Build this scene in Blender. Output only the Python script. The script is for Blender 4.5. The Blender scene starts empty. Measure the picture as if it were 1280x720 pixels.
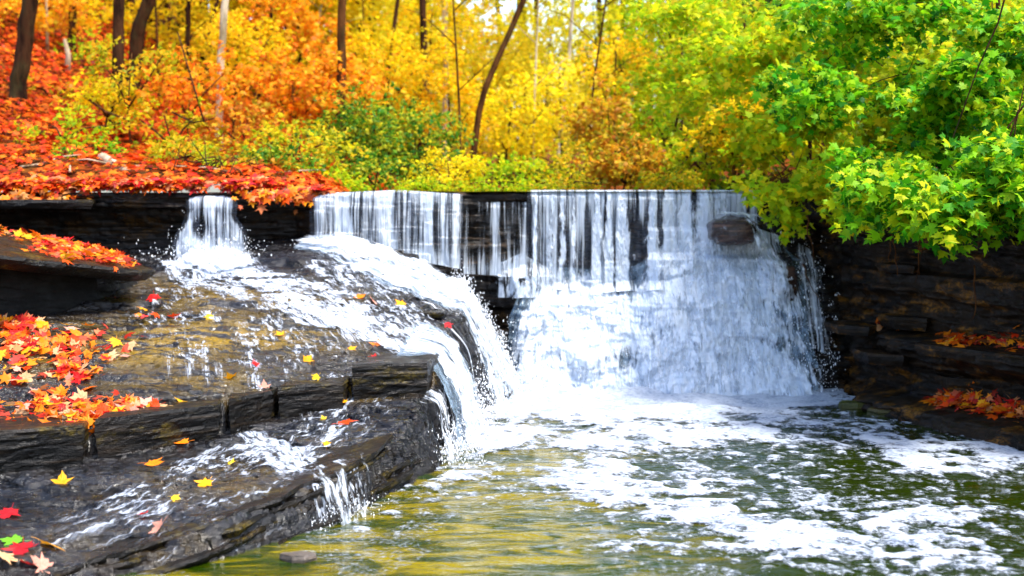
import bpy, bmesh, math, random
import numpy as np
from mathutils import Vector, Matrix
from mathutils.bvhtree import BVHTree

random.seed(7); rng = np.random.default_rng(7)
scene = bpy.context.scene
COL = scene.collection
PI = math.pi

# ------------------------------------------------------------------ camera model (metres; pool surface is z = 0)
F = 1758.0; CAMZ = 2.04; PITCH = math.atan(124 / F)
CP, SP = math.cos(PITCH), math.sin(PITCH)
def ray(u, v):
    x = (u - 640) / F; y = (360 - v) / F
    return np.array([x, CP + y * SP, -SP + y * CP])
def at(u, v, Y):
    d = ray(u, v); return np.array([0, 0, CAMZ]) + d * (Y / d[1])
def project(P):
    P = np.asarray(P, float); dx = P[..., 0]; dy = P[..., 1]; dz = P[..., 2] - CAMZ
    fw = dy * CP - dz * SP; up = dy * SP + dz * CP
    fw = np.maximum(fw, .1)
    return 640 + F * dx / fw, 360 - F * up / fw

# ------------------------------------------------------------------ numpy noise
def _h(ix, iy, seed):
    n = (ix.astype(np.int64) * 374761393 + iy.astype(np.int64) * 668265263 + seed * 1442695041) & 0xFFFFFFFF
    n = ((n ^ (n >> 13)) * 1274126177) & 0xFFFFFFFF
    n = n ^ (n >> 16)
    return n
def perlin(x, y, seed=0):
    x = np.asarray(x, float); y = np.asarray(y, float); x, y = np.broadcast_arrays(x, y)
    x0 = np.floor(x); y0 = np.floor(y); fx = x - x0; fy = y - y0
    def g(ix, iy, dx, dy):
        a = _h(ix, iy, seed) * (2 * PI / 4294967296.0)
        return np.cos(a) * dx + np.sin(a) * dy
    u = fx * fx * fx * (fx * (fx * 6 - 15) + 10); w = fy * fy * fy * (fy * (fy * 6 - 15) + 10)
    a = g(x0, y0, fx, fy); b = g(x0 + 1, y0, fx - 1, fy); c = g(x0, y0 + 1, fx, fy - 1); d = g(x0 + 1, y0 + 1, fx - 1, fy - 1)
    return 1.4 * ((a * (1 - u) + b * u) * (1 - w) + (c * (1 - u) + d * u) * w)
def fbm(x, y, seed=0, octv=4, gain=.5):
    s = 0; a = 1.0; f = 1.0; t = 0
    for i in range(octv):
        s = s + a * perlin(np.asarray(x) * f + 17.3 * i, np.asarray(y) * f - 9.1 * i, seed + i); t += a; a *= gain; f *= 2.03
    return s / t
def sstep(a, b, x):
    t = np.clip((x - a) / (b - a), 0, 1); return t * t * (3 - 2 * t)

# ------------------------------------------------------------------ mesh helpers
def tag(o, label=None, cat=None, group=None, kind=None):
    if label: o['label'] = label
    if cat: o['category'] = cat
    if group: o['group'] = group
    if kind: o['kind'] = kind
    return o
def empty(name, loc, label, cat, group=None, kind=None):
    o = bpy.data.objects.new(name, None); COL.objects.link(o); o.location = [float(c) for c in loc]; o.empty_display_size = .2
    return tag(o, label, cat, group, kind)
def mesh_np(name, V, faces, mats, parent=None, smooth=True, uv=None, attrs=None, mat_idx=None):
    """V (n,3); faces: list of (m,k) int arrays; vertices in world space (made local to the parent)."""
    V = np.asarray(V, np.float32)
    if parent is not None: V = V - np.array(parent.location, np.float32)
    if not isinstance(faces, list): faces = [faces]
    faces = [np.asarray(f, np.int32) for f in faces if len(f)]
    me = bpy.data.meshes.new(name)
    me.vertices.add(len(V)); me.vertices.foreach_set('co', V.ravel())
    loops = np.concatenate([f.ravel() for f in faces]) if faces else np.zeros(0, np.int32)
    sizes = np.concatenate([np.full(len(f), f.shape[1], np.int32) for f in faces]) if faces else np.zeros(0, np.int32)
    starts = np.concatenate([[0], np.cumsum(sizes)[:-1]]).astype(np.int32) if len(sizes) else sizes
    me.loops.add(len(loops)); me.loops.foreach_set('vertex_index', loops)
    me.polygons.add(len(sizes)); me.polygons.foreach_set('loop_start', starts)
    try: me.polygons.foreach_set('loop_total', sizes)
    except Exception: pass
    me.polygons.foreach_set('use_smooth', np.full(len(sizes), smooth, bool))
    if mat_idx is not None: me.polygons.foreach_set('material_index', np.asarray(mat_idx, np.int32))
    if not isinstance(mats, (list, tuple)): mats = [mats]
    for m in mats: me.materials.append(m)
    if uv is not None:
        l = me.uv_layers.new(name='UVMap'); l.data.foreach_set('uv', np.asarray(uv, np.float32)[loops].ravel())
    for k, a in (attrs or {}).items():
        at_ = me.attributes.new(k, 'FLOAT', 'POINT'); at_.data.foreach_set('value', np.asarray(a, np.float32))
    me.update(calc_edges=True); me.validate()
    o = bpy.data.objects.new(name, me); COL.objects.link(o)
    if parent is not None: o.parent = parent
    return o
def grid_faces(nu, nv):
    """quads of an (nv rows, nu cols) grid, row-major"""
    i = np.arange(nu - 1)[None, :] + nu * np.arange(nv - 1)[:, None]; i = i.ravel()
    return np.stack([i, i + 1, i + nu + 1, i + nu], 1)
def compact(V, faces, *arr):
    used = np.unique(np.concatenate([f.ravel() for f in faces])) if faces else np.zeros(0, int)
    m = np.full(len(V), -1, np.int64); m[used] = np.arange(len(used))
    return (V[used], [m[f] for f in faces]) + tuple(a[used] for a in arr)
def clip_tris(V, T, S, extra):
    """keep the part of the triangles where the vertex scalar S > 0; extra: list of per-vertex arrays, interpolated too"""
    pos = S > 0; cnt = pos[T].sum(1)
    full = T[cnt == 3]; outT = [full]; allX = [V, S[:, None]] + [e if e.ndim == 2 else e[:, None] for e in extra]
    dims = [a.shape[1] for a in allX]; A = np.concatenate(allX, 1); new = []; base = len(A)
    def cut(i, j):
        a, b = A[i], A[j]; t = (a[:, len(V[0])] / (a[:, len(V[0])] - b[:, len(V[0])]))[:, None]; return a + (b - a) * t
    for c in (1, 2):
        tt = T[cnt == c]
        if not len(tt): continue
        p = pos[tt]; odd = p.argmax(1) if c == 1 else (~p).argmax(1)
        r = np.arange(len(tt)); a = tt[r, odd]; b = tt[r, (odd + 1) % 3]; d = tt[r, (odd + 2) % 3]
        e1 = cut(a, b); e2 = cut(a, d); n = len(tt)
        i1 = base + np.arange(n); i2 = base + n + np.arange(n); new += [e1, e2]; base += 2 * n
        if c == 1: outT.append(np.stack([a, i1, i2], 1))
        else: outT += [np.stack([i1, b, d], 1), np.stack([i1, d, i2], 1)]
    A = np.concatenate([A] + new); T2 = np.concatenate(outT)
    A, [T2] = compact(A, [T2])
    out = []; k = 0
    for dd in dims: out.append(A[:, k:k + dd] if dd > 1 else A[:, k]); k += dd
    return out[0], T2, out[1], out[2:]
def tri(q): return np.concatenate([q[:, [0, 1, 2]], q[:, [0, 2, 3]]])
def tube_arrays(pts, rad, ns=7, seed=0, rough=.12):
    pts = np.asarray(pts, float); rad = np.asarray(rad, float); n = len(pts)
    tan = np.gradient(pts, axis=0); tan /= np.linalg.norm(tan, axis=1)[:, None] + 1e-9
    ref = np.array([1., 0, 0]) if abs(tan[:, 0].mean()) < .8 else np.array([0, 1., 0])
    s = np.cross(tan, ref); s /= np.linalg.norm(s, axis=1)[:, None] + 1e-9; t = np.cross(tan, s)
    a = np.arange(ns) * 2 * PI / ns
    rr = rad[:, None] * (1 + rough * perlin(a[None, :] * 1.3 + seed, np.arange(n)[:, None] * .6, seed))
    V = pts[:, None, :] + rr[..., None] * (np.cos(a)[None, :, None] * s[:, None, :] + np.sin(a)[None, :, None] * t[:, None, :])
    V = V.reshape(-1, 3); i = np.arange(n - 1)[:, None] * ns; j = np.arange(ns)[None, :]; k = (j + 1) % ns
    Q = np.stack([(i + j), (i + k), (i + ns + k), (i + ns + j)], -1).reshape(-1, 4)
    tip = len(V); V = np.concatenate([V, pts[-1:], pts[:1]])
    last = (n - 1) * ns
    Tt = np.stack([last + j[0], last + k[0], np.full(ns, tip)], 1); Tb = np.stack([k[0], j[0], np.full(ns, tip + 1)], 1)
    return V, np.concatenate([np.concatenate([Q[:, [0, 1, 2]], Q[:, [0, 2, 3]]]), Tt, Tb])
class Acc:
    """collects triangle soups into one mesh"""
    def __init__(s): s.V = []; s.T = []; s.M = []; s.n = 0
    def add(s, V, T, m=0):
        s.V.append(V); s.T.append(T + s.n); s.M.append(np.full(len(T), m)); s.n += len(V)
    def build(s, name, mats, parent=None, smooth=True):
        return mesh_np(name, np.concatenate(s.V), [np.concatenate(s.T)], mats, parent, smooth, mat_idx=np.concatenate(s.M))

# ------------------------------------------------------------------ materials
class NT:
    def __init__(s, name):
        s.m = bpy.data.materials.new(name); s.m.use_nodes = True; s.t = s.m.node_tree
        s.t.nodes.clear(); s.out = s.n('ShaderNodeOutputMaterial')
    def n(s, typ, **kw):
        nd = s.t.nodes.new(typ)
        for k, v in kw.items():
            if hasattr(nd, k): setattr(nd, k, v)
        return nd
    def l(s, a, b): s.t.links.new(a, b)
    def set(s, inp, v):
        if hasattr(v, 'links') or isinstance(v, bpy.types.NodeSocket): s.l(v, inp)
        else: inp.default_value = v
    def math(s, op, a, b=0.0, c=None, clamp=False):
        nd = s.n('ShaderNodeMath', operation=op, use_clamp=clamp); s.set(nd.inputs[0], a); s.set(nd.inputs[1], b)
        if c is not None: s.set(nd.inputs[2], c)
        return nd.outputs[0]
    def coord(s, scale=(1, 1, 1), which='Object', rot=(0, 0, 0)):
        if which == 'World': src = s.n('ShaderNodeNewGeometry').outputs['Position']
        else: src = s.n('ShaderNodeTexCoord').outputs[which]
        mp = s.n('ShaderNodeMapping'); s.l(src, mp.inputs[0]); mp.inputs['Scale'].default_value = scale; mp.inputs['Rotation'].default_value = rot
        return mp.outputs[0]
    def noise(s, vec, scale=1, detail=4, rough=.55, dist=0.0):
        nd = s.n('ShaderNodeTexNoise'); s.l(vec, nd.inputs['Vector']); nd.inputs['Scale'].default_value = scale
        nd.inputs['Detail'].default_value = detail; nd.inputs['Roughness'].default_value = rough; nd.inputs['Distortion'].default_value = dist
        return nd.outputs['Fac']
    def ramp(s, fac, stops, interp='LINEAR'):
        nd = s.n('ShaderNodeValToRGB'); cr = nd.color_ramp; cr.interpolation = interp
        while len(cr.elements) < len(stops): cr.elements.new(.5)
        for e, (p, c) in zip(cr.elements, stops):
            e.position = p; e.color = (c[0], c[1], c[2], 1) if isinstance(c, (tuple, list)) else (c, c, c, 1)
        s.set(nd.inputs[0], fac); return nd.outputs[0]
    def mrange(s, v, a, b, c=0., d=1., smooth=True):
        nd = s.n('ShaderNodeMapRange'); nd.interpolation_type = 'SMOOTHSTEP' if smooth else 'LINEAR'
        s.set(nd.inputs['Value'], v)
        for k, x in (('From Min', a), ('From Max', b), ('To Min', c), ('To Max', d)): s.set(nd.inputs[k], x)
        return nd.outputs[0]
    def mix(s, f, a, b, mode='MIX'):
        nd = s.n('ShaderNodeMix', data_type='RGBA', blend_type=mode)
        s.set(nd.inputs[0], f)
        for i, v in ((6, a), (7, b)):
            if isinstance(v, tuple): nd.inputs[i].default_value = (v[0], v[1], v[2], 1)
            else: s.l(v, nd.inputs[i])
        return nd.outputs[2]
    def bump(s, h, strength=.5, dist=.02, nrm=None):
        nd = s.n('ShaderNodeBump'); nd.inputs['Strength'].default_value = strength; nd.inputs['Distance'].default_value = dist
        s.l(h, nd.inputs['Height'])
        if nrm is not None: s.l(nrm, nd.inputs['Normal'])
        return nd.outputs[0]
    def bsdf(s, **kw):
        p = s.n('ShaderNodeBsdfPrincipled')
        for k, v in kw.items():
            k = k.replace('_', ' ')
            if isinstance(v, tuple) and len(v) == 3: v = (*v, 1)
            s.set(p.inputs[k], v)
        return p
    def done(s, sh): s.l(sh, s.out.inputs[0]); return s.m

def rock_material(name, dark, mid, brown, algae=(.22, .15, .01), wet=.22, algae_amt=0.0, attr=None, rmax=.55, coat=0.0):
    t = NT(name); P = t.coord((1, 1, 1), 'World')
    big = t.noise(P, 1.6, 5, .6); st = t.noise(t.coord((2.2, 2.2, 34), 'World'), 1, 5, .65, .3); fine = t.noise(P, 42, 5, .65)
    c = t.mix(t.mrange(big, .38, .66), dark, mid); c = t.mix(t.mrange(st, .5, .68, 0, .75), c, brown)
    c = t.mix(t.mrange(fine, .45, .75, 0, .6), c, (dark[0] * .5, dark[1] * .5, dark[2] * .5))
    if attr:
        a = t.n('ShaderNodeAttribute', attribute_name=attr).outputs['Fac']
        am = t.math('MULTIPLY', a, t.mrange(t.noise(t.coord((2.0, 7, 2), 'World'), 1.6, 5, .6), .42, .55)); 
        am = t.math('MULTIPLY', am, t.mrange(fine, .3, .6, .35, 1))
        c = t.mix(am, c, algae)
    elif algae_amt:
        am = t.mrange(t.noise(t.coord((1.6, 1.6, 4), 'World'), 1.5, 6, .7), .52, .64, 0, algae_amt); am = t.math('MULTIPLY', am, t.mrange(fine, .35, .65))
        c = t.mix(am, c, algae)
    r = t.mrange(t.noise(t.coord((6, 6, 6), 'World'), 1, 4, .6), .35, .68, wet, rmax)
    h = t.math('ADD', t.math('MULTIPLY', st, .6), t.math('MULTIPLY', t.noise(t.coord((10, 26, 60), 'World'), 1, 5, .6), .5))
    h = t.math('ADD', h, t.math('MULTIPLY', fine, .35))
    fl = t.noise(t.coord((3.2, 10, 24), 'World'), 1, 4, .55, .4); fq = t.math('MULTIPLY', t.math('ADD', t.math('FLOOR', t.math('MULTIPLY', fl, 13.0)), t.math('MULTIPLY', t.math('FRACT', t.math('MULTIPLY', fl, 13.0)), .35)), .11)
    h = t.math('ADD', h, fq); c = t.mix(t.mrange(t.math('FRACT', t.math('MULTIPLY', fl, 13.0)), .0, .10, .7, 0), c, (.003, .003, .003))
    nb = t.bump(h, .55, .03)
    p = t.bsdf(Base_Color=c, Roughness=r, Normal=nb); p.inputs['Specular IOR Level'].default_value = .2
    if coat:
        wn = t.noise(t.coord((7, 17, 9), 'World'), 1, 4, .6, .8); cn = t.bump(t.math('ADD', t.math('MULTIPLY', wn, 1.2), t.math('MULTIPLY', h, .55)), .9, .05)
        t.set(p.inputs['Coat Weight'], t.mrange(t.noise(t.coord((1.1, 2.2, 2), 'World'), 1, 4, .6), .36, .58, .15 * coat, coat)); p.inputs['Coat Roughness'].default_value = .11; p.inputs['Coat IOR'].default_value = 1.5; t.l(cn, p.inputs['Coat Normal'])
    return t.done(p.outputs[0])

M = {}
M['shelf'] = rock_material('wet_shale', (.0022, .002, .0026), (.007, .006, .0075), (.015, .009, .004), algae=(.22, .13, .002), wet=.06, attr='algae', rmax=.36, coat=.70)
M['cliff'] = rock_material('wet_cliff_shale', (.003, .0025, .0022), (.011, .008, .006), (.032, .016, .005), wet=.25, algae=(.11, .05, .006), algae_amt=.5)
M['bank'] = rock_material('shaded_bank_shale', (.0025, .0015, .0007), (.012, .0065, .002), (.034, .016, .004), wet=.45, algae=(.22, .09, .006), algae_amt=.9, rmax=.8)
M['slab'] = rock_material('slab_shale', (.002, .0015, .001), (.008, .0055, .0035), (.020, .011, .004), wet=.22, coat=.1, algae=(.16, .11, .01), algae_amt=.5)
M['hollow_shade'] = rock_material('painted_hollow_shade', (.003, .003, .003), (.008, .007, .006), (.012, .008, .004), wet=.5, rmax=.9)
M['mossy'] = rock_material('mossy_stone', (.02, .022, .008), (.05, .055, .012), (.09, .065, .02), wet=.3, algae=(.1, .12, .015), algae_amt=.8)
M['pale_stone'] = rock_material('pale_stone', (.04, .033, .028), (.16, .13, .11), (.12, .08, .05), wet=.3)

def white_water(name, su, sv, soft=.16, tint=(.88, .92, .97), lac=0.0):
    t = NT(name); uv = t.coord((su, sv, 1), 'UV')
    n1 = t.noise(uv, 1, 4, .62, .4); n2 = t.noise(t.coord((su * .28, sv * .3, 1), 'UV'), 1, 3, .55, .6); n3 = t.noise(t.coord((su * 3.1, sv * 2.4, 1), 'UV'), 1, 3, .6)
    n = t.math('ADD', t.math('MULTIPLY', n1, .5), t.math('ADD', t.math('MULTIPLY', n2, .28), t.math('MULTIPLY', n3, .22)))
    n = t.mrange(n, .34, .66, 0, 1, False)
    d = t.n('ShaderNodeAttribute', attribute_name='foam_amount').outputs['Fac']
    lo = t.math('SUBTRACT', 1 - soft, d); hi = t.math('SUBTRACT', 1 + soft, d)
    al = t.mrange(n, lo, hi, 0, 1)
    nb = t.bump(n, .8, .06)
    shade = t.mix(t.mrange(n1, .3, .7), (tint[0] * .74, tint[1] * .81, tint[2] * .90), tint)
    df = t.n('ShaderNodeBsdfDiffuse'); t.l(shade, df.inputs[0]); t.l(nb, df.inputs['Normal'])
    tr = t.n('ShaderNodeBsdfTranslucent'); tr.inputs[0].default_value = (*tint, 1); t.l(nb, tr.inputs['Normal'])
    m1 = t.n('ShaderNodeMixShader'); m1.inputs[0].default_value = .35; t.l(df.outputs[0], m1.inputs[1]); t.l(tr.outputs[0], m1.inputs[2])
    gl = t.n('ShaderNodeBsdfGlossy'); gl.inputs['Roughness'].default_value = .25; t.l(nb, gl.inputs['Normal'])
    m2 = t.n('ShaderNodeMixShader'); m2.inputs[0].default_value = .08; t.l(m1.outputs[0], m2.inputs[1]); t.l(gl.outputs[0], m2.inputs[2])
    tp = t.n('ShaderNodeBsdfTransparent'); m3 = t.n('ShaderNodeMixShader'); t.l(al, m3.inputs[0]); t.l(tp.outputs[0], m3.inputs[1]); t.l(m2.outputs[0], m3.inputs[2])
    return t.done(m3.outputs[0])
M['strand'] = white_water('falling_white_water', 30, .8, .26, (.86, .92, .99))
M['rapid'] = white_water('churning_white_water', 17, 4.6, .22, (.85, .91, .99))
M['flow'] = white_water('sliding_white_water', 19, 6.0, .22, (.80, .86, .97))

def film(name, col, transp, rough=.08, su=18, sv=1.5):
    t = NT(name); uv = t.coord((su, sv, 1), 'UV'); n = t.noise(uv, 1, 4, .6, .3); nb = t.bump(n, .8, .04)
    p = t.bsdf(Base_Color=col, Roughness=rough, Normal=nb, IOR=1.33)
    tp = t.n('ShaderNodeBsdfTransparent'); mx = t.n('ShaderNodeMixShader')
    t.l(t.mrange(n, .3, .7, max(0, transp - .25), min(1, transp + .25)), mx.inputs[0]); t.l(p.outputs[0], mx.inputs[1]); t.l(tp.outputs[0], mx.inputs[2])
    return t.done(mx.outputs[0])
M['film'] = film('thin_falling_water', (.10, .12, .16), .90)
M['body'] = film('blue_grey_rushing_water', (.20, .28, .36), .55, .15, 16, 7)

def pool_material():
    t = NT('pool_water'); P = t.coord((1, 1, 1), 'World')
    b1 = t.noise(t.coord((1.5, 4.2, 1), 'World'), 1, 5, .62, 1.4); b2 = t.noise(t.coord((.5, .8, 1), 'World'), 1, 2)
    sx_ = t.n('ShaderNodeSeparateXYZ'); t.l(P, sx_.inputs[0]); c = t.mix(t.mrange(b1, .41, .60), (.010, .024, .0005), (.15, .118, .0006)); c = t.mix(t.mrange(t.math('ADD', sx_.outputs[0], t.math('MULTIPLY', b2, 2.4)), 1.5, 2.9), c, (.010, .018, .0008))  # green-gold patches: bed colour, with rippled tree reflections painted in
    w = t.noise(t.coord((3.0, 5.5, 1), 'World'), 1, 4, .55, .6); w2 = t.noise(t.coord((11, 26, 1), 'World'), 1, 3, .5, .4)
    h = t.math('ADD', w, t.math('MULTIPLY', w2, .35))
    p = t.bsdf(Base_Color=c, Roughness=.05, Normal=t.bump(h, .42, .07), IOR=1.33)
    return t.done(p.outputs[0])
M['pool'] = pool_material()
def foam_material():
    t = NT('pool_foam'); P = t.coord((1, 1, 1), 'World')
    n = t.noise(t.coord((30, 26, 26), 'World'), 1, 5, .65); v = t.n('ShaderNodeTexVoronoi'); v.inputs['Scale'].default_value = 70; t.l(P, v.inputs['Vector'])
    h = t.math('ADD', n, t.math('MULTIPLY', v.outputs['Distance'], .4)); m_ = t.noise(t.coord((4.5, 3.6, 1), 'World'), 1, 4, .6, .8)
    c = t.mix(t.mrange(t.math('ADD', t.math('MULTIPLY', n, .6), t.math('MULTIPLY', m_, .5)), .42, .62), (.20, .24, .32), (.41, .45, .52))
    d = t.n('ShaderNodeAttribute', attribute_name='foam_amount').outputs['Fac']
    al = t.mrange(t.math('ADD', d, t.math('MULTIPLY', t.math('SUBTRACT', n, .5), .75)), .0, .42, .0, 1)
    df = t.bsdf(Base_Color=c, Roughness=.6, Normal=t.bump(h, .6, .02))
    tp = t.n('ShaderNodeBsdfTransparent'); mx = t.n('ShaderNodeMixShader'); t.l(al, mx.inputs[0]); t.l(tp.outputs[0], mx.inputs[1]); t.l(df.outputs[0], mx.inputs[2])
    return t.done(mx.outputs[0])
M['foam'] = foam_material()
def drop_material():
    t = NT('spray_droplets'); df = t.bsdf(Base_Color=(.9, .93, .97), Roughness=.25); return t.done(df.outputs[0])
M['drop'] = drop_material()

def leaf_material(name, stops, transl=.5, objcol=False, rough=.45):
    t = NT(name)
    if objcol:
        base = t.n('ShaderNodeObjectInfo').outputs['Color']
        nz = t.noise(t.coord((1, 1, 1), 'Object'), 22, 4, .6)
        base = t.mix(t.mrange(nz, .4, .75, 0, .55), base, t.mix(1.0, base, (.75, .42, .2), 'MULTIPLY'))
    else:
        g = t.n('ShaderNodeNewGeometry').outputs['Random Per Island']
        base = t.ramp(g, stops, 'LINEAR')
        r = t.n('ShaderNodeObjectInfo').outputs['Random']
        hs = t.n('ShaderNodeHueSaturation'); t.l(base, hs.inputs['Color'])
        t.l(t.mrange(r, 0, 1, .488, .512, False), hs.inputs['Hue']); t.l(t.mrange(t.math('FRACT', t.math('MULTIPLY', g, 37.7)), 0, 1, .7, 1.15, False), hs.inputs['Value'])
        base = hs.outputs[0]
    p = t.bsdf(Base_Color=base, Roughness=rough); p.inputs['Specular IOR Level'].default_value = .14
    tr = t.n('ShaderNodeBsdfTranslucent'); t.l(base, tr.inputs[0])
    mx = t.n('ShaderNodeMixShader'); mx.inputs[0].default_value = transl; t.l(p.outputs[0], mx.inputs[1]); t.l(tr.outputs[0], mx.inputs[2])
    return t.done(mx.outputs[0])
def S(*cols): return [(i / max(1, len(cols) - 1), c) for i, c in enumerate(cols)]
M['yellow'] = leaf_material('yellow_leaves', S((.88, .48, .006), (.95, .68, .008), (.98, .80, .02), (.88, .70, .010), (.52, .54, .010)), .66)
M['bright'] = leaf_material('pale_yellow_leaves', S((.95, .70, .008), (.98, .84, .02), (1.0, .92, .08), (.85, .82, .02)), .66)
M['orange'] = leaf_material('orange_leaves', S((.72, .16, .006), (.85, .30, .008), (.88, .44, .01), (.6, .40, .015)), .5)
M['rust'] = leaf_material('rust_leaves', S((.42, .10, .006), (.6, .24, .01), (.62, .36, .012), (.28, .26, .012)), .45)
M['olive'] = leaf_material('olive_leaves', S((.85, .40, .008), (.75, .52, .010), (.48, .48, .010), (.22, .34, .008), (.80, .58, .012)), .6)
M['lime'] = leaf_material('yellow_green_leaves', S((.80, .60, .010), (.60, .66, .010), (.38, .58, .010), (.22, .46, .008)), .66)
M['green'] = leaf_material('green_maple_leaves', S((.015, .11, .004), (.05, .27, .005), (.16, .44, .006), (.34, .58, .008), (.10, .36, .005), (.70, .66, .010), (.24, .50, .006)), .5)
M['dark'] = leaf_material('dark_green_leaves', S((.02, .11, .008), (.06, .20, .008), (.14, .28, .008), (.34, .36, .010), (.62, .48, .010)), .45)
M['deep'] = leaf_material('painted_shade_green_leaves', S((.010, .05, .004), (.03, .11, .005), (.07, .18, .006), (.16, .26, .008)), .35)  # shade of the gaps behind the near boughs, painted into the leaf colour
M['litter'] = leaf_material('leaf_litter_colours', S((.12, .010, .003), (.40, .02, .003), (.70, .06, .004), (.80, .14, .005), (.55, .04, .004), (.85, .26, .008), (.22, .03, .005)), .3)
M['drift'] = leaf_material('leaf_drift_colours', S((.20, .02, .004), (.62, .04, .004), (.80, .16, .006), (.88, .32, .01), (.72, .10, .006), (.66, .34, .12), (.66, .05, .03), (.14, .05, .012)), .3)
M['fallen'] = leaf_material('fallen_leaf', None, .25, True)

def bark(name, a, b, sc=9):
    t = NT(name); n = t.noise(t.coord((sc, sc, sc * .22), 'World'), 1, 5, .65); n2 = t.noise(t.coord((3, 3, 2), 'World'), 1, 3)
    c = t.mix(t.mrange(n, .35, .65), a, b); c = t.mix(t.mrange(n2, .5, .7, 0, .4), c, (.05, .055, .02))
    p = t.bsdf(Base_Color=c, Roughness=.9, Normal=t.bump(n, 1.0, .05)); p.inputs['Specular IOR Level'].default_value = .06; return t.done(p.outputs[0])
M['bark'] = bark('brown_bark', (.014, .006, .003), (.06, .024, .010))
M['bark_warm'] = bark('warm_bark', (.035, .013, .004), (.12, .045, .013))
M['bark_pale'] = bark('pale_bark', (.30, .22, .12), (.60, .50, .34), 5)
M['wood'] = bark('weathered_wood', (.25, .17, .09), (.5, .4, .28), 6)

def ground_material():
    t = NT('forest_floor'); P = t.coord((1, 1, 1), 'World')
    v = t.n('ShaderNodeTexVoronoi'); v.inputs['Scale'].default_value = 9; t.l(P, v.inputs['Vector'])
    sep = t.n('ShaderNodeSeparateColor'); t.l(v.outputs['Color'], sep.inputs[0])
    c = t.ramp(sep.outputs[0], S((.03, .008, .003), (.12, .02, .003), (.20, .04, .004), (.10, .035, .005), (.04, .02, .006)))
    n = t.noise(P, .6, 4); c = t.mix(t.mrange(n, .5, .7, 0, .6), c, (.05, .025, .006))
    p = t.bsdf(Base_Color=c, Roughness=.95, Normal=t.bump(v.outputs['Distance'], .7, .05)); p.inputs['Specular IOR Level'].default_value = .05; return t.done(p.outputs[0])
M['ground'] = ground_material()
def bed_material():
    t = NT('stream_bed_gravel'); P = t.coord((1, 1, 1), 'World'); n = t.noise(P, 4, 5); c = t.mix(n, (.05, .04, .015), (.16, .12, .04))
    return t.done(t.bsdf(Base_Color=c, Roughness=.7).outputs[0])
M['bed'] = bed_material()

# ------------------------------------------------------------------ rock shelf (left)
XE = [-7, -3.26, -2.6, -2.08, -1.78, -1.29, -.62]; YE = [7.0, 8.96, 9.33, 9.88, 10.45, 10.8, 11.15]; ZE = [.5, .44, .48, .5, .53, .57, .64]
XB = [-7, -4, -2.55, -2.1, -1.61, -1.23, -1.0, -.68]; YB = [5.2, 6.2, 7.0, 7.25, 7.65, 8.3, 8.8, 9.9]; ZB = [.1, .1, .1, .126, .17, .2, .27, .38]
XK = [-7, -4.4, -3, -1.8, -.58, .2]; ZK = [1.35, 1.33, 1.36, 1.46, 1.22, 1.1]
YR = [5, 9.5, 10.5, 11.2, 12, 13, 13.5, 13.9, 14.5, 16]; XR = [-.80, -.80, -.74, -.64, -.60, -.50, -.44, -.48, -.55, -.6]
YW = [5, 10.4, 11.0, 12.6, 13.2, 13.9, 16]; WW = [.34, .34, .2, .2, .46, .8, .85]
brng = np.random.default_rng(3)
BEDS = np.concatenate([[-1.0], -1.0 + np.cumsum(brng.choice([.016, .022, .03, .045, .085], 160, p=[.28, .26, .2, .14, .12]) * brng.uniform(.85, 1.15, 160))])
BEDB = np.concatenate([[-1.0], -1.0 + np.cumsum(brng.choice([.026, .038, .05, .065], 60) * brng.uniform(.85, 1.15, 60))])
def terrace(h, sharp=.8, tilt=.16, beds=None):
    beds = BEDS if beds is None else beds; i = np.clip(np.searchsorted(beds, h) - 1, 0, len(beds) - 2); b = beds[i]; th = beds[i + 1] - b; f = (h - b) / th
    g = tilt * f + (1 - tilt) * np.clip((f - sharp) / (1 - sharp), 0, 1)
    return b + th * g
def shelf_base(X, Y, detail=True):
    X = np.asarray(X, float); Y = np.asarray(Y, float)
    jag = .10 * perlin(X * 2.6, Y * 0 + 3.3, 11) + .05 * np.round(2 * perlin(X * 5.1, Y * 0 + 1.3, 12)) if detail else 0
    ye = np.interp(X, XE, YE) + jag + .14; ze = np.interp(X, XE, ZE); zk = np.interp(X, XK, ZK)
    zA = ze + (zk - ze) * (Y - ye) / (14.4 - ye)
    jb = .12 * fbm(X * 2.2, Y * 0 + 8.8, 13, 3) if detail else 0
    yb = np.interp(X, XB, YB) + jb + .13; zb = np.interp(X, XB, ZB)
    zB = zb + (ze - .19 - zb) * np.clip((Y - yb) / np.maximum(ye - yb, .2), 0, 1)
    k = sstep(-.012, .012, Y - ye) if detail else sstep(-.06, .06, Y - ye)
    z = zB + (zA - zB) * k
    z = np.where(Y < yb, zb - (yb - Y) * (1.05 + .5 * perlin(X * 1.9, X * 0 + 6.6, 29)), z)
    s = X - np.interp(Y, YR, XR) - (.10 * fbm(Y * 2.3, Y * 0 + 4.4, 15, 3) if detail else 0)
    w = np.interp(Y, YW, WW)
    z = z - .10 * sstep(-.5, 0, s) * sstep(11.0, 11.5, Y)
    kk = np.clip(s / w, 0, 1); kk = np.where(w > .3, kk ** 1.25, kk)
    z = z * (1 - kk) + (-.45) * kk
    return np.maximum(z, -.45)
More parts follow.
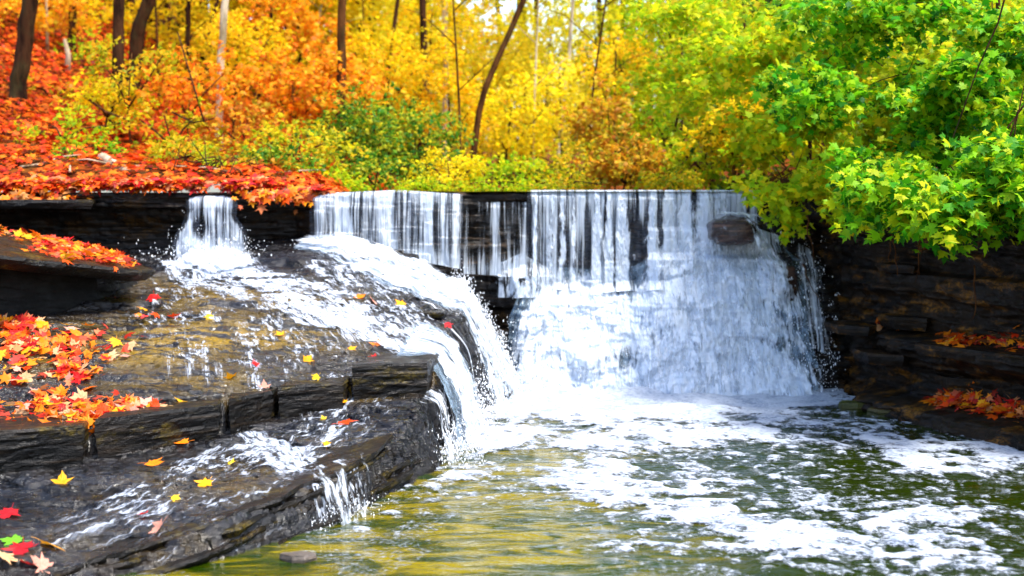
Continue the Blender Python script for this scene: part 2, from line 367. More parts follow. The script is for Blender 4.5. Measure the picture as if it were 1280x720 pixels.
def shelf_z(X, Y):
    hol = .0 * sstep(-3.25, -3.7, X) * sstep(11.5, 11.95, Y) * sstep(13.9, 13.3, Y)
    z = shelf_base(X, Y) - hol + .075 * fbm(X * .7, Y * .8, 21, 2) + .030 * fbm(X * 1.7, Y * 2.6, 22, 3) + .010 * fbm(X * 6, Y * 11, 28, 3)
    onB = sstep(.02, -.02, Y - np.interp(X, XE, YE)); t = terrace(z, .70, .26) * (1 - onB) + terrace(z, .78, .10, BEDB) * onB
    n1 = fbm(X * 2.6 + .3 * Y, Y * 7.0, 23, 5, .58); q = n1 * 9; fq = (np.floor(q) + sstep(.72, 1, q - np.floor(q))) / 9
    n2 = fbm(X * 7, Y * 17 + X, 25, 4, .6); q2 = n2 * 6; fq2 = (np.floor(q2) + sstep(.6, 1, q2 - np.floor(q2))) / 6
    fl = .045 * fq + .010 * fq2 + .003 * fbm(X * 15, Y * 36, 24, 3)
    return np.where(z > -.4, t + fl, -.45)
# grid: finer towards the camera
xs = np.concatenate([np.arange(-7, -4.2, .035), np.arange(-4.2, .45, .0135)])
ys = np.concatenate([np.arange(5.6, 11.4, .0125), np.arange(11.4, 15.3, .019)])
GX, GY = np.meshgrid(xs, ys); GZ = shelf_z(GX, GY)
_e = .05; gxn = -(shelf_base(GX + _e, GY, False) - shelf_base(GX - _e, GY, False)); gyn = -(shelf_base(GX, GY + _e, False) - shelf_base(GX, GY - _e, False)); gl = np.hypot(gxn, gyn) + 1e-4
_onB = GY < np.interp(GX, XE, YE)
def _bf(beds):
    i = np.clip(np.searchsorted(beds, GZ) - 1, 0, len(beds) - 2); return (GZ - beds[i]) / (beds[i + 1] - beds[i]), beds[i + 1] - beds[i]
_fa, _ta = _bf(BEDS); _fb, _tb = _bf(BEDB); _f = np.where(_onB, _fb, _fa); _t = np.where(_onB, _tb, _ta)
ov = np.minimum(.06, 1.1 * _t) * (_f - .35) * (1 + .8 * fbm(GX * 2, GY * 2, 27, 2)) * (GZ > -.3)
SV = np.stack([GX + gxn / gl * ov, GY + gyn / gl * ov, GZ], -1).reshape(-1, 3); SQ = grid_faces(len(xs), len(ys))
keep = (SV[SQ][:, :, 2].max(1) > -.4); SQ = SQ[keep]
U_, V_ = project(SV)
alg = np.zeros(len(SV))
for (u, v, su, sv, a) in [(270, 420, 150, 22, 1.1), (170, 440, 110, 22, .9), (300, 375, 110, 16, .8), (420, 490, 60, 10, .9), (230, 475, 120, 18, .5), (80, 445, 70, 30, .5), (330, 500, 50, 12, .6), (520, 470, 30, 8, .7), (230, 355, 70, 10, .5), (300, 600, 120, 25, .25), (180, 680, 100, 25, .15)]:
    alg = np.maximum(alg, a * np.exp(-((U_ - u) / su) ** 2 - ((V_ - v) / sv) ** 2))
SV2, SQ2, alg2 = compact(SV, [SQ], alg)
o = mesh_np('rock_shelf', SV2, SQ2, M['shelf'], attrs={'algae': np.clip(alg2, 0, 1)}); tag(o, kind='structure')
shelf_bvh = BVHTree.FromPolygons(SV2.tolist(), SQ2[0].tolist())

# ------------------------------------------------------------------ falls cliff: Y as a function of (X, z)
def wall_y(X, z, detail=True):
    X = np.asarray(X, float); z = np.asarray(z, float); X, z = np.broadcast_arrays(X, z)
    y = np.interp(X, [-8, -4.5, -2.3, -2.0, -.6, -.4, .1, .3, 2.4, 3.0, 3.6], [14.5, 14.75, 14.9, 14.75, 14.8, 15.0, 15.02, 15.08, 15.08, 15.0, 15.1])
    # overhanging cap bed on the left, recess under it
    left = sstep(-2.1, -2.4, X)
    y = y + left * (np.where(z > 1.84, -.22, .10 * sstep(1.84, 1.6, z)))
    # lower bulge under the main fall
    mainm = sstep(-.35, .2, X)
    kn = np.interp(X, [-.4, .2, .9, 1.6, 2.4, 3.4], [1.2, 1.06, 1.04, 1.1, 1.25, 1.3])
    dn = np.clip((kn - z) / kn, 0, 1.3)
    y = y - mainm * .78 * dn ** .8
    # stepped ledges on the right half of the fall
    r = sstep(1.2, 1.55, X)
    y = y - r * (.13 * sstep(1.66, 1.60, z) + .12 * sstep(1.36, 1.30, z))
    y = y - .07 * sstep(1.90, 1.93, z) * sstep(-.5, .3, X)
    if detail:
        zz = z + .02 * perlin(X * 1.1, X * 0, 31)
        i = np.searchsorted(BEDS, zz); 
        y = y - .075 * perlin(X * 1.7, i * 3.37, 32) - .05 * np.round(2 * perlin(X * 3.3, i * 1.71, 33)) / 2 - .02 * fbm(X * 7, z * 14, 34, 3)
        # boulders wedged on the step
        for (bx, bz, sx, sz, a) in [(.22, 1.12, .24, .13, .22), (-.05, 1.1, .16, .10, .16), (2.75, 1.2, .2, .26, .3), (1.35, .38, .14, .2, .16), (.75, .35, .2, .2, .16)]:
            y = y - a * np.clip(1 - ((X - bx) / sx) ** 2 - ((z - bz) / sz) ** 2, 0, 1) ** .6
    return y
wx = np.arange(-8, 3.62, .02); wz = np.arange(-.35, 2.001, .0125); nb_top = 14
WX, WZ = np.meshgrid(wx, wz); WY = wall_y(WX, WZ)
TX = np.repeat(wx[None], nb_top, 0); tb = (np.arange(1, nb_top + 1) * .06)[:, None]
TY = WY[-1][None] + tb; TZ = 2.0 + .012 * fbm(TX * 3, TY * 3, 36, 3) - .02 * (tb > .4)
WV = np.stack([np.concatenate([WX, TX]), np.concatenate([WY, TY]), np.concatenate([WZ, TZ])], -1)
o = mesh_np('falls_cliff', WV.reshape(-1, 3), grid_faces(len(wx), len(wz) + nb_top)[:, ::-1], M['cliff']); tag(o, kind='structure')

# ------------------------------------------------------------------ right bank cliff
pathR = np.array([[2.95, 15.6], [3.25, 14.95], [3.45, 14.3], [3.68, 13.6], [3.95, 12.9], [4.2, 12.2], [4.5, 11.4], [5.1, 10.0], [6.4, 8.0], [8.5, 6.0]])
dd = np.concatenate([[0], np.cumsum(np.linalg.norm(np.diff(pathR, axis=0), axis=1))]); LR = dd[-1]
def bankpt(s, z, detail=True):
    s = np.asarray(s, float); z = np.asarray(z, float); s, z = np.broadcast_arrays(s, z)
    px = np.interp(s, dd, pathR[:, 0]); py = np.interp(s, dd, pathR[:, 1]); e = .15
    tx = np.interp(s + e, dd, pathR[:, 0]) - np.interp(s - e, dd, pathR[:, 0]); ty = np.interp(s + e, dd, pathR[:, 1]) - np.interp(s - e, dd, pathR[:, 1])
    L = np.hypot(tx, ty) + 1e-9; nx, ny = ty / L, -tx / L          # towards the pool (left)
    nx, ny = np.where(nx > 0, -nx, nx), np.where(nx > 0, -ny, ny)
    off = .42 * sstep(1.66, 1.78, z) * sstep(.3, 1.2, s) + .10 * sstep(.9, .0, z)
    on = sstep(1.9, 2.6, s)
    off = off + on * (.36 * sstep(.70, .66, z) * sstep(.3, .62, z) + .08 * sstep(.38, .3, z)) + on * .42 * sstep(.17, .10, z) + .1 * sstep(.3, .0, z)
    off = off + .12 * sstep(1.28, 1.24, z) * sstep(.98, 1.1, z) * sstep(1.0, 1.6, s)
    if detail:
        i = np.searchsorted(BEDS, z + .02 * perlin(s * .8, s * 0, 41))
        off = off + .05 * perlin(s * 1.5, i * 2.9, 42) + .035 * np.round(2 * perlin(s * 3.1, i * 1.3, 43)) / 2 + .10 * fbm(s * 2.2, z * 4, 46, 3) + .05 * fbm(s * 8, z * 14, 44, 4)
    return px + nx * off, py + ny * off
bs = np.arange(0, LR, .022); bz = np.arange(-.35, 2.16, .0125)
BS, BZ = np.meshgrid(bs, bz); BX, BY = bankpt(BS, BZ)
bt = 12; bx2 = np.repeat(BX[-1][None], bt, 0); by2 = np.repeat(BY[-1][None], bt, 0); kq = (np.arange(1, bt + 1) * .12)[:, None]
BV = np.stack([np.concatenate([BX, bx2 + kq]), np.concatenate([BY, by2 + .35 * kq]), np.concatenate([BZ, BZ[-1][None] + .1 * kq + 0 * bx2])], -1)
bankV = BV.reshape(-1, 3); bankQ = grid_faces(len(bs), len(bz) + bt)
o = mesh_np('bank_cliff', bankV, bankQ[:, ::-1], M['bank']); tag(o, kind='structure')
bank_bvh = BVHTree.FromPolygons(bankV.tolist(), bankQ.tolist())

# ------------------------------------------------------------------ upper ground, hill, stream, pool
def ground_z(X, Y):
    X = np.asarray(X, float); Y = np.asarray(Y, float)
    g = .046 * np.clip(-X - 2.6, 0, 9); yy = np.clip(Y - 15.2, 0, 13)
    z = 1.985 + g * yy + .10 * sstep(-2.0, -2.8, X) + .12 * sstep(-3, -7, X) * sstep(14.6, 16, Y)
    z = z + .16 * np.clip(X - 3.1, 0, 12) + .10 * sstep(2.9, 3.6, X)
    z = z + .05 * np.clip(Y - 32, 0, 60) * sstep(30, 45, Y)
    z = z + (.10 * fbm(X * .5, Y * .5, 51, 3) + .05 * fbm(X * 2, Y * 2, 52, 3)) * np.maximum(sstep(-2.6, -4, X) * sstep(15, 17, Y), sstep(3.6, 5, X))
    bank = np.maximum(sstep(-1.7, -2.3, X), sstep(2.8, 3.4, X)); far = sstep(19, 24, Y)
    z = z + .12 * np.maximum(bank, far) * sstep(14.9, 15.3, Y) - .12 * (1 - np.maximum(bank, far))
    return z
gx = np.concatenate([[-400, -150, -70, -35, -22], np.arange(-16, 16.01, .16), [22, 35, 70, 150, 400]])
gy = np.concatenate([np.arange(14.95, 30, .16), np.arange(30, 60, 1.5), [70, 100, 180, 420]])
UX, UY = np.meshgrid(gx, gy); UZ = ground_z(UX, UY)
gV = np.stack([UX, UY, UZ], -1).reshape(-1, 3); gQ = grid_faces(len(gx), len(gy))
# the right bank top comes forward along the cliff; the left bank too
o = mesh_np('ground', gV, gQ, M['ground']); tag(o, kind='structure')
ground_bvh = BVHTree.FromPolygons(gV.tolist(), gQ.tolist())
def strip(name, pts, mat):
    pass
# right and left forest floor in front of Y = 15 (tops of the banks)
rx = np.arange(0, 14, .25); ry = np.arange(4, 15.3, .25); RX, RY = np.meshgrid(rx, ry)
x0 = np.interp(RY, pathR[::-1, 1], pathR[::-1, 0]); PX = x0 + .25 + RX
o = mesh_np('bank_top_ground', np.stack([PX, RY, 2.13 + .14 * RX * (RX < 12) + .07 * fbm(PX, RY, 55, 3)], -1).reshape(-1, 3), grid_faces(len(rx), len(ry)), M['ground']); tag(o, kind='structure')
LX, LY = np.meshgrid(np.arange(-16, -5.4, .3), np.arange(3, 15.4, .3))
o = mesh_np('left_bank_ground', np.stack([LX, LY, np.minimum(1.2 + .55 * (-5.6 - LX), 3.2) + .12 * fbm(LX, LY, 56, 3) + .4 * sstep(12, 15, LY)], -1).reshape(-1, 3), grid_faces(LX.shape[1], LX.shape[0]), M['ground']); tag(o, kind='structure')
o = mesh_np('stream_bed', np.array([[-300, -300, -.5], [300, -300, -.5], [300, 16, -.5], [-300, 16, -.5]]), np.array([[0, 1, 2, 3]]), M['bed']); tag(o, kind='structure')
# pool surface
px_ = np.arange(-4.5, 6.8, .06); py_ = np.concatenate([np.arange(-6, 6, .5), np.arange(6, 15.0, .05)]); PX, PY = np.meshgrid(px_, py_)
amp = .012 + .03 * sstep(11.5, 14, PY) * sstep(3.4, 2.4, PX)
PZ = amp * fbm(PX * 1.6, PY * 3.2, 61, 3) * 1.4
def pool_z(X, Y):
    a = .012 + .03 * sstep(11.5, 14, Y) * sstep(3.4, 2.4, X); return a * fbm(X * 1.6, Y * 3.2, 61, 3) * 1.4
o = mesh_np('water', np.stack([PX, PY, PZ], -1).reshape(-1, 3), grid_faces(len(px_), len(py_)), M['pool']); tag(o, kind='structure')
sx = np.arange(-2.6, 3.2, .08); sy = np.concatenate([np.arange(14.9, 24, .1)]); SX, SY = np.meshgrid(sx, sy)
o = mesh_np('stream_water', np.stack([SX, SY, 2.012 + .008 * fbm(SX * 3, SY * 3, 62, 3)], -1).reshape(-1, 3), grid_faces(len(sx), len(sy)), M['pool']); tag(o, kind='structure')

# ------------------------------------------------------------------ foam on the pool
fx = np.arange(-2.3, 5.0, .0135); fy = np.concatenate([np.arange(6.9, 10, .0135), np.arange(10, 14.6, .02)])
FX, FY = np.meshgrid(fx, fy); FP = np.stack([FX, FY, FX * 0], -1); fu, fv = project(FP)
D = np.full(FX.shape, .13)
for (u, v, su, sv, a) in [
    (700, 497, 150, 24, 1.2), (860, 497, 230, 22, 1.25), (1010, 500, 90, 14, .8), (650, 525, 90, 40, .75), (790, 550, 130, 45, .9), (750, 600, 110, 45, .8),
    (850, 640, 110, 45, .8), (930, 690, 90, 25, .55), (960, 530, 160, 18, .45), (1060, 545, 150, 25, .36), (1130, 570, 140, 22, .3), (1000, 640, 140, 60, .22), (1180, 660, 120, 50, .22), (1040, 690, 110, 25, .3), (500, 640, 90, 40, .18), (520, 690, 120, 20, .12), (1225, 577, 100, 30, 1.1), (1130, 635, 150, 20, .42), (1160, 690, 140, 30, .45),
    (765, 682, 55, 9, .75), (1000, 660, 100, 40, .3), (1010, 600, 80, 14, .30), (1250, 640, 60, 30, .3), (455, 655, 60, 14, .5), (400, 685, 60, 8, .35), (575, 560, 60, 45, .42), (560, 600, 60, 20, .35), (600, 510, 50, 40, .6),
    (620, 690, 110, 45, -.30), (690, 640, 70, 22, -.3), (700, 665, 120, 14, -.25), (330, 690, 80, 40, -.2), (930, 590, 60, 18, -.25), (960, 640, 70, 14, -.2), (1120, 600, 100, 12, -.2), (1100, 515, 60, 10, -.2), (1250, 690, 60, 30, -.1)]:
    D += a * np.exp(-((fu - u) / su) ** 2 - ((fv - v) / sv) ** 2)
wxp = FX + .22 * fbm(FX * 1.1, FY * 1.1, 71, 3); wyp = FY + .22 * fbm(FX * 1.1 + 9, FY * 1.1, 72, 3)
N = .82 * fbm(wxp * 1.5, wyp * 1.0, 73, 5, .5) + .26 * fbm(wxp * 6.5, wyp * 4.6, 74, 3, .5)
rid = 1 - np.abs(fbm(wxp * 2.6, wyp * 4.4, 76, 3)) * 5
def worley(x, y, seed):
    ix = np.floor(x); iy = np.floor(y); f1 = np.full(x.shape, 9.); f2 = np.full(x.shape, 9.); rr = np.zeros(x.shape)
    for a in (-1, 0, 1):
        for b in (-1, 0, 1):
            h1 = _h(ix + a, iy + b, seed) / 4294967296.0; h2 = _h(ix + a, iy + b, seed + 1) / 4294967296.0; h3 = _h(ix + a, iy + b, seed + 2) / 4294967296.0
            d = np.hypot(ix + a + h1 - x, iy + b + h2 - y); m = d < f1
            f2 = np.where(m, f1, np.minimum(f2, d)); rr = np.where(m, h3, rr); f1 = np.where(m, d, f1)
    return f1, f2, rr
w1 = FX + .10 * fbm(FX * 2.4, FY * 2.4, 171, 3); w2 = FY + .10 * fbm(FX * 2.4 + 5, FY * 2.4, 172, 3)
l1, l2, _r = worley(w1 * 4.2, w2 * 3.2, 173); lace = .16 - (l2 - l1); l3, l4, _r2 = worley(w1 * 9, w2 * 7, 176); lace2 = .16 - (l4 - l3)
f1, _x, fr = worley(FX * 5.5 + .3 * N, FY * 4.2, 180); fleck = .62 * (fr - .35) - f1
f3, _x, fr3 = worley(FX * 11 + .3 * N, FY * 8.5, 184); fleck2 = .60 * (fr3 - .4) - f3
Sf = .72 * np.minimum(D, 1.08 + .8 * sstep(535, 498, fv)) - .50 + 1.15 * N + .16 * fbm(wxp * 11, wyp * 9, 79, 3) + .55 * np.clip(lace, -.35, .2) + .25 * np.clip(lace2, -.35, .2)
Sf = np.maximum(Sf, np.where(D > .10, fleck * 1.0 * sstep(.08, .45, D + .5 * N), -1)); Sf = np.maximum(Sf, np.where(D > .15, fleck2 * .35 * sstep(.12, .5, D + .5 * N), -1)) + .10 * np.clip(rid, -.5, 1) * sstep(.2, .6, D)
Sf = np.where(shelf_base(FX, FY, False) > .02, -1, Sf)
thick = np.clip(Sf, 0, 1)
zf = pool_z(FX, FY) + .004 + .013 * (1 - np.exp(-thick * 7)) + .05 * sstep(13.2, 14.3, FY) * np.clip(fbm(FX * 3, FY * 4, 77, 4) + .4, 0, 1)
V3 = np.stack([FX, FY, zf], -1).reshape(-1, 3)
Vc, Tc, Sc, ex = clip_tris(V3, tri(grid_faces(len(fx), len(fy))), Sf.ravel() + .06, [])
o = mesh_np('foam', Vc, [Tc], M['foam'], attrs={'foam_amount': np.clip(Sc, 0, 1)}); tag(o, 'white foam rafts drifting over the olive pool below the falls', 'foam', kind='stuff')

# ------------------------------------------------------------------ waterfalls
def ribbon_pts(rows, nt, nu):
    L = np.array([r[0] for r in rows], float); R = np.array([r[1] for r in rows], float); n = len(rows)
    tk = np.linspace(0, n - 1, nt)
    def cr(A):
        i = np.clip(np.floor(tk).astype(int), 0, n - 2); f = (tk - i)[:, None]
        p0 = A[np.maximum(i - 1, 0)]; p1 = A[i]; p2 = A[i + 1]; p3 = A[np.minimum(i + 2, n - 1)]
        return .5 * ((2 * p1) + (-p0 + p2) * f + (2 * p0 - 5 * p1 + 4 * p2 - p3) * f * f + (-p0 + 3 * p1 - 3 * p2 + p3) * f ** 3)
    l = cr(L); r = cr(R); u = np.linspace(0, 1, nu)[None, :, None]
    P = l[:, None] * (1 - u) + r[:, None] * u
    mid = P[:, nu // 2]; arc = np.concatenate([[0], np.cumsum(np.linalg.norm(np.diff(mid, axis=0), axis=1))])
    wd = np.linalg.norm(r - l, axis=1).mean()
    UV = np.stack([np.repeat(np.linspace(0, wd, nu)[None], nt, 0), np.repeat(arc[:, None], nu, 1)], -1)
    return P, UV
def sheet(name, P, UV, dens, mat, parent, seed=0):
    nt, nu = P.shape[:2]
    Vc, Tc, Sc, ex = clip_tris(P.reshape(-1, 3), tri(grid_faces(nu, nt)), dens.ravel() - .02, [UV.reshape(-1, 2) + seed * 3.1])
    return mesh_np(name, Vc, [Tc], mat, parent, uv=ex[0], attrs={'foam_amount': Sc + .02})
OCT = np.array([[1, 0, 0], [-1, 0, 0], [0, 1, 0], [0, -1, 0], [0, 0, 1], [0, 0, -1]], float)
OCF = np.array([[0, 2, 4], [2, 1, 4], [1, 3, 4], [3, 0, 4], [2, 0, 5], [1, 2, 5], [3, 1, 5], [0, 3, 5]])
def spray(P, size, parent, stretch=2.4):
    P = np.concatenate([P, P + rng.normal(0, .035, P.shape)]); size = size * .62; n = len(P); s = size * rng.lognormal(0, .45, n)
    V = (P[:, None] + s[:, None, None] * OCT[None] * np.array([1, 1, stretch])).reshape(-1, 3)
    T = (OCF[None] + 6 * np.arange(n)[:, None, None]).reshape(-1, 3)
    o = mesh_np('spray', V, [T], M['drop'], parent); o['kind'] = 'stuff'; return o
def wall_sheet(x0, x1, ztop, zbot, off, nu, nt, detail=.5, z_over=0.05):
    """sheet hanging off the cliff between z_top and z_bot (arrays over x allowed), off: function of fall distance"""
    x = np.linspace(x0, x1, nu); zt = np.interp(x, *ztop) if isinstance(ztop, tuple) else np.full(nu, ztop); zb_ = np.interp(x, *zbot) if isinstance(zbot, tuple) else np.full(nu, zbot)
    f = np.linspace(0, 1, nt)[:, None]; Z = zt[None] * (1 - f) + zb_[None] * f; X = np.repeat(x[None], nt, 0)
    y0 = wall_y(X, Z, False); y1 = wall_y(X, Z, True)
    Y = y0 * (1 - detail) + np.minimum(y1, y0) * detail - off(zt[None] - Z)
    Y = np.minimum.accumulate(Y, axis=0)
    P = np.stack([X, Y, Z], -1); UV = np.stack([X, (zt[None] - Z) * 1.0], -1)
    # a strip of water behind the lip, so the curtain bends over it
    k = 6; back = (np.arange(k, 0, -1) * .05)[:, None]
    Pb = np.stack([np.repeat(x[None], k, 0), Y[0][None] + back, np.repeat(zt[None], k, 0) + .012 + 0 * back], -1); UVb = np.stack([np.repeat(x[None], k, 0), -np.repeat(back, nu, 1)], -1)
    return np.concatenate([Pb, P]), np.concatenate([UVb, UV])
def streaks(UV, su, sv, seed, lo=-.1, hi=.35):
    return sstep(lo, hi, fbm(UV[..., 0] * su, UV[..., 1] * sv, seed, 3))
def edge_fade(x, a, b, w=.1): return sstep(a, a + w, x) * sstep(b, b - w, x)

# -- main curtain
mc = empty('waterfall', (1.35, 14.9, 2.0), 'widest waterfall curtain of thin streaks dropping from the straight lip beside the green maple', 'waterfall', 'falls over the ledge')
P, UV = wall_sheet(.16, 2.62, 2.015, ([.16, 1.0, 1.6, 2.0, 2.62], [1.0, .95, 1.0, .9, .9]), lambda d: .05 + .10 * np.sqrt(np.maximum(d, 0)), 300, 110)
X = P[..., 0]; base = edge_fade(X, .16, 2.62, .06)
sheet('water_film', P, UV, base, M['film'], mc)
P2 = P.copy(); P2[..., 1] -= .012 + .03 * fbm(X * 8, UV[..., 1], 81, 3)
d1 = .14 + .40 * streaks(UV, 3.6, .10, 82, -.30, .3) + .42 * streaks(UV, 15, .14, 83, -.1, .4) - .55 * np.exp(-((X - 1.36) / .10) ** 2) * sstep(.2, .5, UV[..., 1]) - .25 * np.exp(-((X - .75) / .25) ** 2) * sstep(.25, .6, UV[..., 1]) + .22 * sstep(1.5, 1.9, X) + .12 * np.exp(-((X - .95) / .06) ** 2) + .18 * np.exp(-((X - 1.2) / .08) ** 2) + .25 * sstep(.25, 0, UV[..., 1]) * (X < 1.6) 
sheet('foam_streaks', P2, UV, base * np.clip(d1, 0, .93), M['strand'], mc, 1)
P3 = P.copy(); P3[..., 1] -= .03 + .03 * fbm(X * 9, UV[..., 1] * 2, 181, 3); bx_ = X + .03 * fbm(UV[..., 1] * 1.5, X * 2, 182, 2)
d0 = 0
for (sx_, sw_, sa_) in [(.24, .02, .8), (.42, .035, .5), (.53, .03, .7), (.66, .02, .55), (.90, .035, .95), (1.02, .03, .9), (1.17, .05, .95), (1.49, .04, .9), (1.66, .06, .95), (1.84, .07, .9), (2.02, .08, .85), (2.2, .08, .7)]:
    d0 = np.maximum(d0, sa_ * np.exp(-((bx_ - sx_) / (sw_ * (1 + .8 * UV[..., 1]))) ** 2))
sheet('foam', P3, UV, base * np.clip(d0 * 1.05 + .25 * fbm(X * 20, UV[..., 1] * 3, 183, 3) * (d0 > .2), 0, .97), M['rapid'], mc, 13)
# -- lower rapids of the main fall
lr = empty('waterfall', (1.6, 14.4, .5), 'dense white rapids tumbling down the lower step under the thin curtain into the pool', 'waterfall', 'falls over the ledge')
P, UV = wall_sheet(-.05, 3.32, ([-.05, .1, .35, .9, 1.3, 1.6, 2.1, 2.6, 2.9, 3.32], [.65, 1.0, 1.22, 1.18, 1.22, 1.45, 1.6, 1.55, 1.4, 1.0]), -.03, lambda d: .06 + .10 * np.maximum(d, 0), 380, 120, .75)
P = P[6:]; UV = UV[6:]; X = P[..., 0]; v = UV[..., 1]
P[..., 1] -= .09 * fbm(X * 4, v * 5, 84, 4); Xe = X + .16 * fbm(X * 2, v * 3.5, 184, 4); base = sstep(-.08, .14, Xe) * sstep(3.25, 2.75, Xe)
body = base * sstep(3.3, 2.7, X)
sheet('water_film', P, UV, base * sstep(3.1, 2.5, Xe), M['body'], lr)
P2 = P.copy(); P2[..., 1] -= .03 + .05 * (fbm(X * 6, v * 6, 85, 4) + .3)
holes = np.exp(-((X - 1.15) / .13) ** 2 - ((P[..., 2] - .28) / .25) ** 2) * .45 + np.exp(-((X - .22) / .2) ** 2 - ((P[..., 2] - .4) / .4) ** 2) * .35 + np.exp(-((X - 1.42) / .12) ** 2 - ((P[..., 2] - .62) / .15) ** 2) * .3
top = sstep(0, .30, v + .34 * fbm(X * 3.0, X * 0 + 2.2, 186, 4) + .02)
base = base * top
d2 = .90 + .62 * fbm(X * 2.6, v * 2.6, 86, 4) - holes + .25 * sstep(.35, 0, P[..., 2]) - .45 * sstep(2.35, 3.1, X) * sstep(.15, .4, P[..., 2])
sheet('foam_streaks', P2, UV, base * np.clip(d2, 0, 1), M['rapid'], lr, 2)
P3 = P.copy(); P3[..., 1] -= .10 + .06 * fbm(X * 5, v * 5, 87, 4)
d3 = .55 + .6 * fbm(X * 3, v * 3.4, 88, 4) - holes * .7 + .2 * sstep(.3, 0, P[..., 2]) - .5 * sstep(2.2, 2.9, X) * sstep(.1, .4, P[..., 2])
sheet('foam', P3, UV, base * np.clip(d3, 0, 1), M['rapid'], lr, 3)
n = 1100; q = rng.uniform(-.1, 3.25, n); zq = np.abs(rng.normal(0, .33, n)) * (1 + .8 * rng.random(n)); zq = np.clip(zq, 0, 1.1)
yq = wall_y(q, zq, False) - .12 - .22 * rng.random(n) ** 1.5
spray(np.stack([q, yq, zq], 1), .0042, lr)
# -- spill at the right end, over stepped rock
rs = empty('waterfall', (2.8, 14.7, 1.5), 'ragged spill splashing down dark boulders where the fall meets the shaded bank', 'waterfall', 'falls over the ledge')
P, UV = wall_sheet(1.72, 3.25, ([1.72, 2.3, 2.6, 2.95, 3.25], [1.68, 1.66, 1.62, 1.5, 1.35]), ([1.72, 3.25], [.95, .35]), lambda d: .07 + .14 * np.sqrt(np.maximum(d, 0)), 170, 110, .8)
P = P[6:]; UV = UV[6:]; X = P[..., 0]; v = UV[..., 1]
d4 = .50 + .45 * streaks(UV, 5, .7, 91) + .25 * fbm(X * 3, v * 3, 92, 3) - .55 * np.exp(-((X - 2.75) / .16) ** 2 - ((P[..., 2] - 1.05) / .25) ** 2) - .35 * sstep(2.5, 3.1, X)
sheet('foam_streaks', P, UV, edge_fade(X, 1.72, 3.25, .12) * np.clip(d4, 0, .95), M['strand'], rs, 4)
P, UV = ribbon_pts([((2.08, 14.9, 1.80), (2.46, 14.9, 1.80)), ((2.04, 14.6, 1.80), (2.54, 14.62, 1.79)), ((2.0, 14.40, 1.77), (2.62, 14.40, 1.74)), ((1.96, 14.27, 1.62), (2.78, 14.26, 1.55)), ((1.94, 14.24, 1.35), (2.92, 14.2, 1.2))], 60, 60); uu = np.linspace(0, 1, 60)[None]
mid_ = np.exp(-((uu - .45) / .25) ** 2) * sstep(.38, .5, UV[..., 1])
sheet('foam', P, UV, edge_fade(uu + .12 * fbm(UV[..., 1] * 7, uu * 2, 193, 3), 0, 1, .35) * sstep(.02, .22, UV[..., 1]) * np.clip(.72 - .75 * mid_ + .5 * fbm(UV[..., 0] * 9, UV[..., 1] * 3, 93, 3), 0, .92), M['rapid'], rs, 5)
n = 330; q = rng.uniform(2.3, 3.3, n); zq = rng.uniform(.2, 1.55, n); spray(np.stack([q, wall_y(q, zq, False) - .15 - .3 * rng.random(n) ** 2, zq], 1), .005, rs)
# -- middle fall
mf = empty('waterfall', (-1.3, 14.6, 2.0), 'middle waterfall of short white strands landing on the sloping shelf', 'waterfall', 'falls over the ledge')
zb_ = ([-2.12, -1.8, -1.2, -.8, -.5], [1.52, 1.46, 1.34, 1.26, 1.2])
P, UV = wall_sheet(-2.12, -.5, ([-2.12, -1.9, -1.2, -.5], [1.94, 1.985, 2.015, 1.97]), zb_, lambda d: .05 + .16 * np.sqrt(np.maximum(d, 0)), 220, 90)
X = P[..., 0]; v = UV[..., 1]; base = edge_fade(X, -2.12, -.5, .1)
sheet('water_film', P, UV, base, M['film'], mf)
P2 = P.copy(); P2[..., 1] -= .015 + .04 * fbm(X * 7, v * 2, 94, 3)
d5 = .34 + .46 * streaks(UV, 4.2, .3, 95, -.12, .28) + .3 * streaks(UV, 12, .3, 96, -.05, .4) + .15 * sstep(.2, .0, v) - .3 * sstep(-.8, -.5, X) + .25 * sstep(.5, .72, v)
sheet('foam_streaks', P2, UV, base * np.clip(d5, 0, .95), M['strand'], mf, 5)
# -- thin trickles over the dry rock between the falls
tf = empty('waterfall', (-.2, 14.9, 2.0), 'thin beads of water trickling down dark rock between the two main falls', 'waterfall', 'falls over the ledge')
P, UV = wall_sheet(-.55, .2, 1.9, ([-.55, .2], [1.15, 1.1]), lambda d: .05 + .06 * np.sqrt(np.maximum(d, 0)), 110, 80, .9); P = P[6:]; UV = UV[6:]
d6 = .22 + .34 * streaks(UV, 9, .25, 97, -.1, .4) + .3 * sstep(.45, .75, UV[..., 1])
sheet('foam_streaks', P, UV, edge_fade(P[..., 0], -.55, .2, .06) * np.clip(d6, 0, .8), M['strand'], tf, 6)
P, UV = wall_sheet(-.2, .45, ([-.2, .1, .45], [1.22, 1.36, 1.15]), ([-.2, .45], [.9, .9]), lambda d: .06 + .1 * d, 90, 60, 1.0); P = P[6:]; UV = UV[6:]
d6 = .42 + .4 * streaks(UV, 6, 1.0, 98)
sheet('foam', P, UV, edge_fade(P[..., 0], -.2, .45, .1) * np.clip(d6, 0, .85), M['rapid'], tf, 7)
